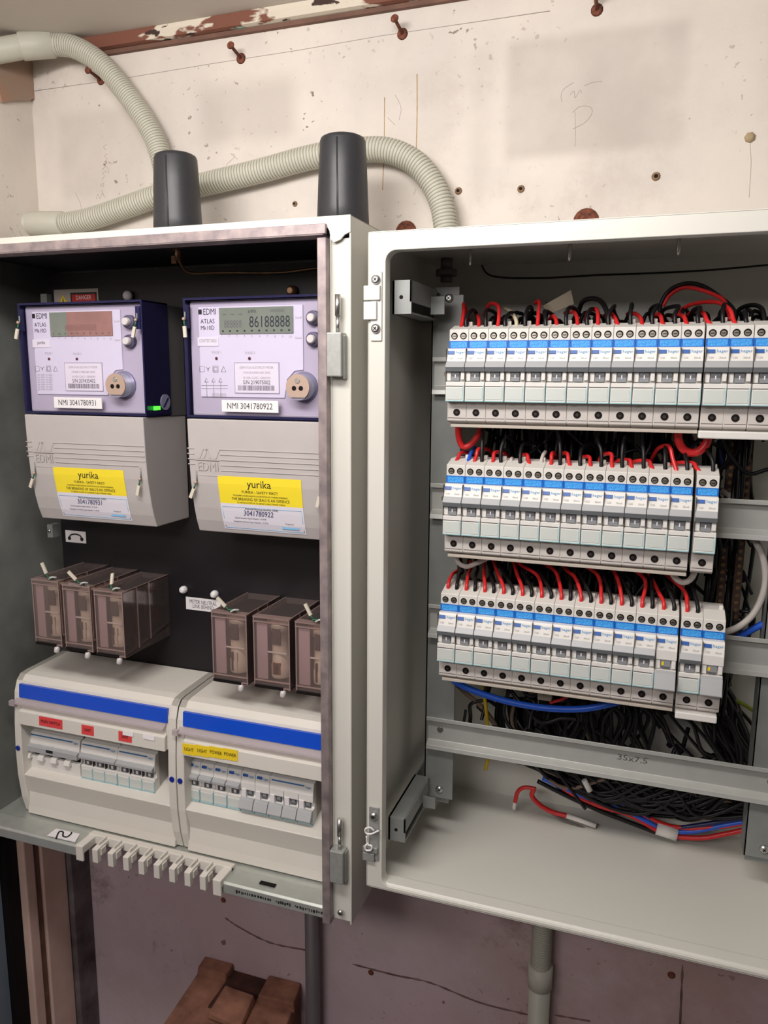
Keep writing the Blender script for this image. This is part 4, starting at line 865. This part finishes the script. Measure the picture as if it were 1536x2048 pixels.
# slide arms, uprights and rails: one bolted frame
t = FR = thing('breaker_rack', (130, 60, -412), 'galvanised frame of uprights and rails carrying the breakers', 'rack')
UX = (-38.5, 272.8)
for x in UX:
    mb = MB(); mb.box(x, x+31, 48, 50, -408, 108, GALVD); mb.box(x, x+2, 48, 72, -408, 108, GALVD); mb.box(x+2, x+26, 52, 54, -415, 116, GALVD); u = put('upright', mb, t, bev=.4)
    for z in (105, -398):
        m = MB(); screwhead(m, (x+17, 48, z), (0, -1, 0), 4.2); put('screw', m, u)
RAILM = pm('rail_zinc', (192, 193, 188), 0.36, 0.35, var=0.08, scale=60)
RAILZ = (32.5, -88.7, -211.4, -332)
for k, zr in enumerate(RAILZ):
    mb = MB(); a, b = (-34.5, 304); pr = [(40, zr+17.5), (39, zr+17.5), (39, zr+13.5), (46, zr+12), (46, zr-9.5), (39, zr-13.2), (38.2, zr-17.5), (40, zr-17.5), (40.4, zr-14.6), (47.5, zr-10.5), (47.5, zr+13), (40, zr+14.5)]
    mb.prism(pr, a, b, RAILM)
    rl = put('din_rail', mb, t, bev=.3)
    for xx in (UX[0]+17, UX[1]+17):
        m = MB(); m.lathe((xx, 46, zr+2), (0, -1, 0), [(0, 3.4), (.8, 3)], 14, SCREW); put('screw', m, rl)
# bright folded lower edge of the empty rail and its embossing
zr = RAILZ[3]; m = MB(); m.text('35x7.5', 6, STEEL, fl(at(1265, 1513, 44).x, zr+3, 45.8), sx=1.3); put('embossed_mark', m, bpy.data.objects['din_rail.003'] if 'din_rail.003' in bpy.data.objects else t)
for za, zb_ in ((112, 84), (-385, -409)):
    mb = MB(); x0 = -48.5; mb.box(x0, x0+2, -40, 140, zb_, za, GALVD); mb.box(x0, x0+17, -40, -38, zb_, za, GALVD); mb.box(x0, x0+16, -38, 46, za-1.6, za, GALVD); mb.box(x0+15.5, x0+17, -40, 40, zb_+10, za, GALVD); mb.box(x0, x0+17, -38, 40, zb_, zb_+1.6, GALVD)
    mb.cyl((x0+8, -40.3, (za+zb_)/2), (x0+8, -40.1, (za+zb_)/2), 1.7, seg=12, mat=HOLE); mb.box(x0+17, x0+30, 20, 22, zb_+4, za-8, GALVD); sl = put('slide_arm', mb, t, bev=.3)
# gland and small screws under the roof
q = at(893, 548, 90); mb = MB(); mb.cyl((q.x, 90, RT-2), (q.x, 90, q.z+4), 6, seg=20, mat=PIPE); mb.cyl((q.x, 90, q.z+4), (q.x, 90, q.z-2), 10.5, seg=24, mat=PIPE); mb.cyl((q.x, 90, q.z-2), (q.x, 90, q.z-8), 6, seg=20, mat=PIPE)
one('cable_gland', mb, 'grey cable gland under the roof at the left of the right cabinet', 'cable gland')
for (u, v), lab in (((940, 520), 'leftmost steel stud hanging under the right cabinet roof'), ((1139, 510), 'middle steel stud hanging under the right cabinet roof'), ((1357, 498), 'rightmost steel stud hanging under the right cabinet roof')):
    q = at(u, v, 40); one('roof_stud', MB().cyl((q.x, 40, RT-2), (q.x, 40, q.z-5), 1.8, seg=10, mat=STEEL), lab, 'stud', 'studs under the roof')
one('back_seam', MB().tube(spline(px((960, 525, 145), (985, 552, 146), (1080, 556, 146), (1200, 550, 146), (1310, 546, 146), (1420, 540, 146), (1536, 530, 146)), 8), .9, WBLK, 8), 'thin dark seal seam along the back of the right cabinet', 'cable')  # thin dark tube drawn for the seal seam
# brass neutral bars behind
for k, (P, lab) in enumerate((((1462, 1500, 862, 1180), 'brass terminal bar with screws at the right behind the breakers'),)):
    xa = at(1490, 900, 80).x-14
    t = thing('neutral_bar', (xa+10, 85, -170), lab, 'terminal bar'); put('bar', MB().box(xa, xa+7, 80, 88, -235, 5, pm('bar_brown', (70, 52, 44), .5, .3)).box(xa+14, xa+21, 80, 88, -235, 5, pm('bar_brown', (70, 52, 44), .5, .3)), t)
    for i in range(34):
        for xx in (xa+3.5, xa+17.5): m = MB(); m.lathe((xx, 80, 1-i*7), (0, -1, 0), [(0, 2.3), (1.2, 2)], 8, BRASS); put('terminal_screw', m, t)
# ---------------------------------------------------------------- wires
def wire(P, r, mat, label, name='wire', group=None, seg=10, cat='wire'):
    return one(name, MB().tube(spline(P, 8), r, mat, seg), label, cat, group)
r2 = 1.75
# bottom row feeds (red left, black right in every module)
xs = ROWX[2]; z = ROWZ[2]
redtop = [(913, 1138), (942, 1132), (968, 1128), (988, 1126), (1028, 1128), (1036, 1124), (1086, 1122), (1128, 1134), (1150, 1118), (1222, 1132), (1255, 1128), (1292, 1134), (1325, 1140)]
blktop = [(925, 1140), (955, 1135), (978, 1132), (1000, 1132), (1042, 1134), (1072, 1132), (1140, 1138), (1150, 1130), (1200, 1132), (1235, 1140), (1300, 1138), (1320, 1138), (1375, 1150)]
redmid = [None, None, None, None, None, (1074, 1150, 34), (1112, 1145, 36), (1150, 1155, 30), (1195, 1150, 36), (1236, 1160, 30), (1290, 1160, 34), (1315, 1180, 30), (1367, 1180, 30)]
for i in range(13):
    for s_, m, tops, nm in ((-4.4, WRED, redtop, 'red'), (4.0, WBLK, blktop, 'black')):
        b = Vector((xs[i]+s_, 13, z+72)); b2 = b+Vector((0, 2, 9)); tp = at(tops[i][0], tops[i][1], 52)
        P = [b, b2]
        if s_ < 0 and redmid[i]: P.append(at(*redmid[i]))
        else: P.append(b2.lerp(tp, .55)+Vector((0, -3, 1.5)))
        P += [tp, tp+Vector((-10, 22, 14))]
        wire(P, r2, m, '%s wire into the %s breaker from the left in the bottom row' % (nm, ORDN(i)), nm+'_wire', 'supply wires of the bottom row')
# middle row
spec = {0: ('red', WRED, (922, 906)), 1: ('red', WRED, (958, 898)), 2: ('red', WRED, (990, 905)), 3: ('white', WWHT, (1023, 918)), 4: ('red', WRED, (1054, 910)), 5: ('red', WRED, (1104, 907)), 6: ('red', WRED, (1134, 907)), 7: ('red', WRED, (1178, 914)),
        8: ('red', WRED, (1222, 908)), 9: ('red', WRED, (1258, 920)), 10: ('red', WRED, (1296, 922)), 11: ('red', WRED, (1338, 893)), 12: ('red', WRED, (1384, 926))}
dirs = [(6, 40), (8, 40), (10, 34), (-4, 34), (-12, 34), (0, 40), (-12, 34), (-14, 24), (-14, 20), (-18, 20), (-22, 20), (-14, 24), (-26, 22)]
xs = ROWX[1]; z = ROWZ[1]
for i in range(13):
    nm, m, ap = spec[i]; b = Vector((xs[i]-3.6, 12, z+72)); a = at(ap[0], ap[1], 24); dx, dy = dirs[i]
    P = [b, b.lerp(a, .55)+Vector((0, -1, 0)), a, a+Vector((dx*.6, dy*.6, -3)), a+Vector((dx, dy+10, -16))]
    wire(P, r2, m, '%s wire into the %s breaker from the left in the middle row' % (nm, ORDN(i)), nm+'_wire', 'supply wires of the middle row')
    b = Vector((xs[i]+4.2, 14, z+72)); h = random.uniform(15, 30)
    P = [b, b+Vector((-1, 3, h*.6)), b+Vector((random.uniform(-6, 4), 12, h)), b+Vector((random.uniform(-14, 10), 32, h+random.uniform(-6, 12))), b+Vector((random.uniform(-16, 14), 55, h+random.uniform(-10, 14)))]
    if i == 4: wire(P[:1]+[at(1085, 914, 24), at(1091, 903, 36)], r2, WWHT, 'white wire standing beside the red ones near the middle row fifth breaker', 'white_wire', 'supply wires of the middle row')
    elif i == 0: wire([b+Vector((4, -2, 0)), at(940, 911, 22), at(944, 903, 34), at(950, 895, 50)], r2, WBLU, 'blue wire beside the first breaker of the middle row', 'blue_wire', 'supply wires of the middle row')
    else: wire(P, r2, WBLK, 'black wire into the %s breaker from the left in the middle row' % ORDN(i), 'black_wire', 'supply wires of the middle row')
# top row
xs = ROWX[0]; z = ROWZ[0]
top = {0: ('red', [(922, 655, 16), (927, 625, 28), (928, 608, 40), (938, 640, 60)]), 1: ('red', [(957, 655, 16), (958, 642, 24), (955, 630, 40)]), 2: ('red', [(995, 655, 16), (998, 632, 22), (996, 612, 30), (980, 608, 44), (968, 630, 60)]),
       3: ('cream', [(1033, 655, 16), (1032, 640, 24), (1022, 624, 40), (1010, 618, 55)]), 4: ('red', [(1075, 652, 16), (1077, 625, 24), (1078, 603, 34), (1070, 606, 50)]), 5: ('red', [(1114, 655, 16), (1112, 640, 24), (1106, 632, 36), (1098, 640, 60)]),
       6: ('red', [(1155, 652, 16), (1154, 636, 24), (1147, 624, 36), (1130, 626, 60)]), 7: ('red', [(1196, 650, 16), (1196, 632, 22), (1192, 618, 32), (1178, 622, 46), (1170, 640, 60)]), 8: ('red', [(1236, 650, 16), (1230, 636, 24), (1220, 626, 38), (1208, 632, 60)]),
       9: ('red', [(1284, 648, 16), (1282, 638, 24), (1272, 628, 38), (1255, 628, 60)]), 10: ('red', [(1325, 646, 16), (1322, 634, 24), (1316, 628, 38), (1305, 634, 60)]), 11: ('red', [(1372, 644, 16), (1368, 634, 24), (1355, 628, 40), (1345, 634, 60)]),
       12: ('red', [(1415, 642, 16), (1408, 628, 26), (1394, 620, 44), (1375, 630, 62)]), 13: ('red', [(1467, 640, 16), (1460, 620, 22), (1440, 606, 34), (1410, 604, 48), (1375, 612, 62), (1350, 632, 74)])}
for i in range(14):
    nm, P = top[i]; wire([Vector((xs[i]-3.5, 10, z+72))]+px(*P), r2, WRED if nm == 'red' else pm('wire_cream', (214, 200, 170), .45), '%s wire into the %s breaker from the left in the top row' % (nm, ORDN(i)), nm+'_wire', 'supply wires of the top row')
    b = Vector((xs[i]+4, 14, z+72)); h = random.uniform(12, 22)
    P = [b, b+Vector((-1, 3, h*.6)), b+Vector((random.uniform(-6, 4), 14, h)), b+Vector((random.uniform(-16, 10), 34, h-4)), b+Vector((random.uniform(-20, 14), 55, -6))]
    wire(P, r2, WBLK, 'black wire into the %s breaker from the left in the top row' % ORDN(i), 'black_wire', 'supply wires of the top row')
wire(px((1217, 650, 18), (1214, 625, 24), (1203, 604, 34), (1185, 597, 46), (1165, 604, 58), (1155, 630, 66)), 2.2, WBLK, 'thick black loop rising behind the middle of the top row', 'black_wire')
wire(px((1468, 640, 26), (1466, 618, 34), (1440, 594, 46), (1405, 572, 58), (1372, 567, 66), (1340, 580, 72), (1322, 608, 74), (1318, 640, 76)), 1.9, WBLK, 'large black wire arch above the right end of the top row', 'black_wire')
wire(px((1462, 640, 30), (1450, 604, 40), (1430, 590, 48), (1395, 578, 58), (1365, 576, 66), (1340, 590, 72), (1326, 612, 74)), 1.7, WRED, 'dim red wire following the large black arch above the top row', 'red_wire')
wire(px((1530, 645, 26), (1524, 618, 34), (1505, 610, 46), (1480, 618, 60), (1468, 640, 70)), 1.9, WBLK, 'black wire arch at the right end of the top row', 'black_wire')
# loops below rows
wire(px((917, 840, 24), (917, 872, 26), (926, 893, 28), (942, 888, 30), (957, 868, 34), (962, 845, 40)), 2.9, WRED, 'thick red loop under the left end of the top row', 'red_cable_loop', cat='cable')
wire(px((1357, 845, 26), (1357, 880, 26), (1370, 901, 27), (1392, 905, 28), (1411, 890, 29), (1417, 868, 30), (1418, 845, 30)), 3.6, WRED, 'thick red U shaped loop hanging under the top row right part', 'red_cable_loop', cat='cable')
wire(px((910, 1095, 20), (915, 1122, 21), (931, 1133, 22), (952, 1127, 26), (985, 1112, 34)), 2.3, WWHT, 'pale cable loop under the left end of the middle row', 'white_cable_loop', cat='cable')
wire(px((1338, 1130, 22), (1349, 1154, 22), (1367, 1165, 23), (1384, 1155, 23), (1392, 1132, 24)), 2.6, WWHT, 'pale cable loop under the right end of the middle row', 'white_cable_loop', cat='cable')
wire(px((1440, 980, 80), (1462, 995, 80), (1490, 1045, 66), (1512, 1085, 60), (1527, 1120, 60), (1530, 1170, 60), (1512, 1220, 58), (1480, 1252, 50), (1440, 1268, 40)), 3.0, WWHT, 'pale grey cable curving down the right side of the cabinet', 'grey_cable', cat='cable')
wire(px((1575, 1215, 70), (1540, 1240, 68), (1510, 1256, 64), (1475, 1275, 58), (1430, 1300, 56)), 3.2, WBLU, 'blue cable at the right edge beside the bottom row rail', 'blue_cable', cat='cable')
wire(px((898, 1345, 40), (915, 1366, 44), (960, 1386, 46), (1020, 1404, 48), (1090, 1416, 50), (1160, 1418, 52), (1220, 1408, 54), (1270, 1392, 56), (1330, 1370, 58)), 3.3, WBLU, 'thick blue cable sagging under the bottom row', 'blue_cable', cat='cable')
wire(px((896, 1352, 70), (930, 1385, 76), (960, 1410, 80), (985, 1440, 84), (1000, 1470, 88)), 2.4, WBRN, 'dull brown cable behind the blue one under the bottom row', 'brown_cable', cat='cable')
wire(px((966, 1360, 60), (970, 1400, 64), (974, 1440, 66), (978, 1500, 66), (971, 1540, 62)), 1.9, WYEL, 'yellow wire hanging behind the empty rail', 'yellow_wire', cat='wire')
wire(px((1450, 1395, 110), (1480, 1405, 112), (1505, 1420, 112), (1530, 1440, 112)), 1.8, WYG, 'yellow green wire at the right under the bottom row', 'earth_wire', cat='wire')
wire(px((1100, 1405, 62), (1125, 1398, 58), (1145, 1385, 54), (1150, 1375, 50)), 1.6, WRED, 'thin red wire under the middle of the bottom row', 'red_wire')
one('wire_connector', MB().box(*sum(([a, b] for a, b in zip(at(1075, 1380, 54), at(1105, 1398, 62))), []), pm('conn', (168, 158, 138), .5)), 'cream wire connector under the middle of the bottom row', 'connector', bev=1.5)
# cable tag above the top row
t = thing('cable_tag', at(1115, 620, 50), 'cream paper flag marked XY tied to the wires above the top row', 'tag'); c = [at(u, v, Y) for u, v, Y in ((1085, 612, 48), (1100, 628, 50), (1148, 608, 62), (1142, 580, 62))]
mb = MB(); n_ = Vector((0, .5, 0)); mb.hexa([c[0]-n_, c[1]-n_, c[1]+n_, c[0]+n_, c[3]-n_, c[2]-n_, c[2]+n_, c[3]+n_], pm('tag_paper', (190, 180, 158), .6)); put('paper', mb, t)
u_ = (c[2]-c[1]).normalized(); w_ = (c[0]-c[1]).normalized(); o_ = (c[0]+c[1]+c[2]+c[3])/4+Vector((-3, -1.2, 0)); mb = MB(); mb.text('XY', 9, BLACKP, lambda x, y: tuple(o_+u_*x+w_*y)); put('lettering', mb, t)
# red offcuts on the cabinet floor
fz = RB+4
t = thing('cut_wire', at(1100, 1620, 60), 'red cut wire with a long white sleeve lying on the cabinet floor', 'wire')
def F(u, v, z, Y=112): return at(u, v, Y)
put('insulation', MB().tube(spline([F(1068, 1578, -425), F(1064, 1592, -424), F(1080, 1610, -430), F(1105, 1624, -434), F(1135, 1632, -437)], 8), 2.6, WRED, 12), t)
put('sleeve', MB().tube([F(1133, 1631.5, -437), F(1165, 1642, -439), F(1192, 1652, -442)], 2.7, TAPE, 12), t)
t = thing('cut_wire', at(1035, 1600, 60), 'short bent red wire with a white crimp beside the long sleeved one', 'wire')
put('insulation', MB().tube(spline([F(1072, 1578, -424), F(1050, 1575, -420), F(1036, 1583, -420), F(1030, 1604, -430)], 8), 2.3, WRED, 12), t)
put('ferrule', MB().tube([F(1030, 1603, -430), F(1028, 1618, -438)], 2.1, TAPE, 12), t); 
wire([F(1085, 1612, -440), F(1120, 1637, -441), F(1165, 1655, -443), F(1205, 1675, -444)], 1.3, pm('wire_grey', (96, 90, 84), .5), 'thin grey wire on the floor under the sleeved red wire', 'grey_wire')
# bundle along the floor with white tape
t = thing('cable_bundle', at(1330, 1655, 70), 'bundle of red, blue and black cables wrapped with white tape on the cabinet floor', 'cable bundle')
def bun(P, r, m): put('cable', MB().tube(spline([F(*p) for p in P], 8), r, m, 10), t)
bun([(1120, 1572, 0), (1150, 1590, -425), (1200, 1612, -433), (1260, 1630, -438), (1320, 1664, -444), (1345, 1672, -445), (1400, 1676, -444), (1450, 1668, -440), (1510, 1655, -436)], 2.6, WRED)
bun([(1085, 1556, 0), (1150, 1586, -422), (1200, 1604, -430), (1250, 1622, -435), (1310, 1650, -439), (1345, 1662, -441), (1390, 1662, -440), (1450, 1650, -436), (1510, 1640, -432)], 2.6, WBLU)
bun([(1075, 1562, 0), (1130, 1590, -430), (1200, 1622, -440), (1260, 1645, -444), (1310, 1664, -445.5), (1345, 1675, -446)], 2.4, WBLK)
bun([(1090, 1554, 0), (1150, 1582, -420), (1220, 1602, -428), (1290, 1630, -434), (1320, 1652, -438), (1350, 1656, -438), (1400, 1650, -436), (1460, 1640, -430), (1510, 1632, -428)], 2.4, WNAV)
bun([(1200, 1596, -420), (1260, 1615, -428), (1318, 1645, -435), (1360, 1655, -436), (1420, 1655, -434), (1500, 1645, -430)], 2.4, WRED)
pa = F(1313, 1655, -440.5); pb = F(1354, 1668, -441.5); put('tape', MB().tube([pa, pb], 7.2, TAPE, 16), t)
# ---------------------------------------------------------------- the dark tangle behind the rows
random.seed(21)
mb = MB()
def strand(P, r=1.9, m=WBLK): mb.tube(spline(P, 5), r, m, 6, caps=False)
for i in range(230):
    z0 = random.choice((random.uniform(-60, 76), random.uniform(20, 76), random.uniform(-200, -60), random.uniform(-330, -180)))
    x0 = random.uniform(-2, 235); y0 = random.uniform(56, 125); L = random.uniform(50, 130)
    P = [Vector((x0, y0, z0))]
    for k in range(4): P.append(P[-1]+Vector((random.uniform(-6, 1)*3 if random.random() < .5 else L/4*random.uniform(.3, 1), random.uniform(-8, 8), random.uniform(-30, 12))))
    P = [Vector((max(2, min(p.x, 266)), max(54, min(p.y, 140)), min(p.z, 84-(p.y-54)*.1))) for p in P]
    strand(P, random.uniform(1.5, 2.2), (random.choice((WBLK,)*16+(WRED, WNAV, WBRN)) if P[-1].z > -190 else WBLK))
for i in range(110):
    x0 = random.uniform(5, 262); z0 = random.uniform(-30, 60)
    P = [Vector((max(2, min(x0+random.uniform(-8, 8), 268)), random.uniform(60, 130), z0-k*random.uniform(60, 78))) for k in range(5)]; strand(P, 2, WBLK)
for i in range(60):      # hoops standing up between the top row terminals
    x0 = random.uniform(0, 270); y0 = random.uniform(56, 80); h = random.uniform(78, 92); w = random.uniform(8, 26)
    strand([Vector((x0, y0, 40)), Vector((x0+w*.2, y0, h-6)), Vector((x0+w*.5, y0+6, h)), Vector((x0+w*.85, y0+16, h-8)), Vector((x0+w, y0+30, 40))], 1.8)
one('black_wiring', mb, 'dense dark tangle of black wires behind the rows of breakers', 'wiring', kind='stuff')
mb = MB()
for i in range(230):
    a = random.random()**1.2; Y = random.uniform(90, 138); d = (Y-84)*.35
    ub = 1040+a*430; low = 1545+(ub-1040)*.30-20*random.random()-(1-a)*12
    u0 = random.uniform(990, 1110)+a*90
    e = random.uniform(1480, 1640)
    P = [at(u0, 1395, Y), at(u0+random.uniform(-8, 14), 1450, Y), at(u0+22+a*30, 1512+random.uniform(-8, 8)+a*10, Y), at(u0+80+a*60, min(1570+a*50, low+8)-random.uniform(0, 22), Y),
         at(u0+200+a*60, 1600+random.uniform(-70, 28), Y), at(1400, 1590+random.uniform(-70, 46), Y), at(1530, e, Y)]
    strand([Vector((p.x, p.y, max(p.z, -441))) for p in P], random.uniform(1.6, 2.4), random.choice((WBLK,)*16+(WNAV, WBRN)))
for i in range(34):
    Y = random.uniform(70, 130); u0 = random.uniform(1395, 1480); strand([at(u0-30, 1360, Y), at(u0, 1410, Y), at(u0+random.uniform(0, 40), 1460, Y), at(u0+50, 1530, Y)], 1.9, WBLK)
for i in range(30):
    Y = random.uniform(60, 110); u0 = random.uniform(1120, 1290); strand([at(u0, 1350, Y), at(u0+random.uniform(-20, 20), 1400, Y), at(u0+random.uniform(-30, 30), 1440, Y), at(u0+random.uniform(-30, 20), 1500, Y)], 1.9, WBLK)
for i in range(5):
    u = 1296+i*26; strand(px((u, 1400, 80), (u+18+i*5, 1436, 80), (u+50+i*6, 1475, 85), (u+95, 1520, 90)), 1.8)
one('black_wiring', mb, 'thick black wiring sweeping down behind the empty rail to the cabinet floor', 'wiring', kind='stuff')
one('cable_sleeve_end', MB().tube(px((1168, 1560, 76), (1180, 1582, 76)), 3.0, TAPE, 10), 'white sleeve end in the dark wiring under the empty rail', 'cable sleeve')
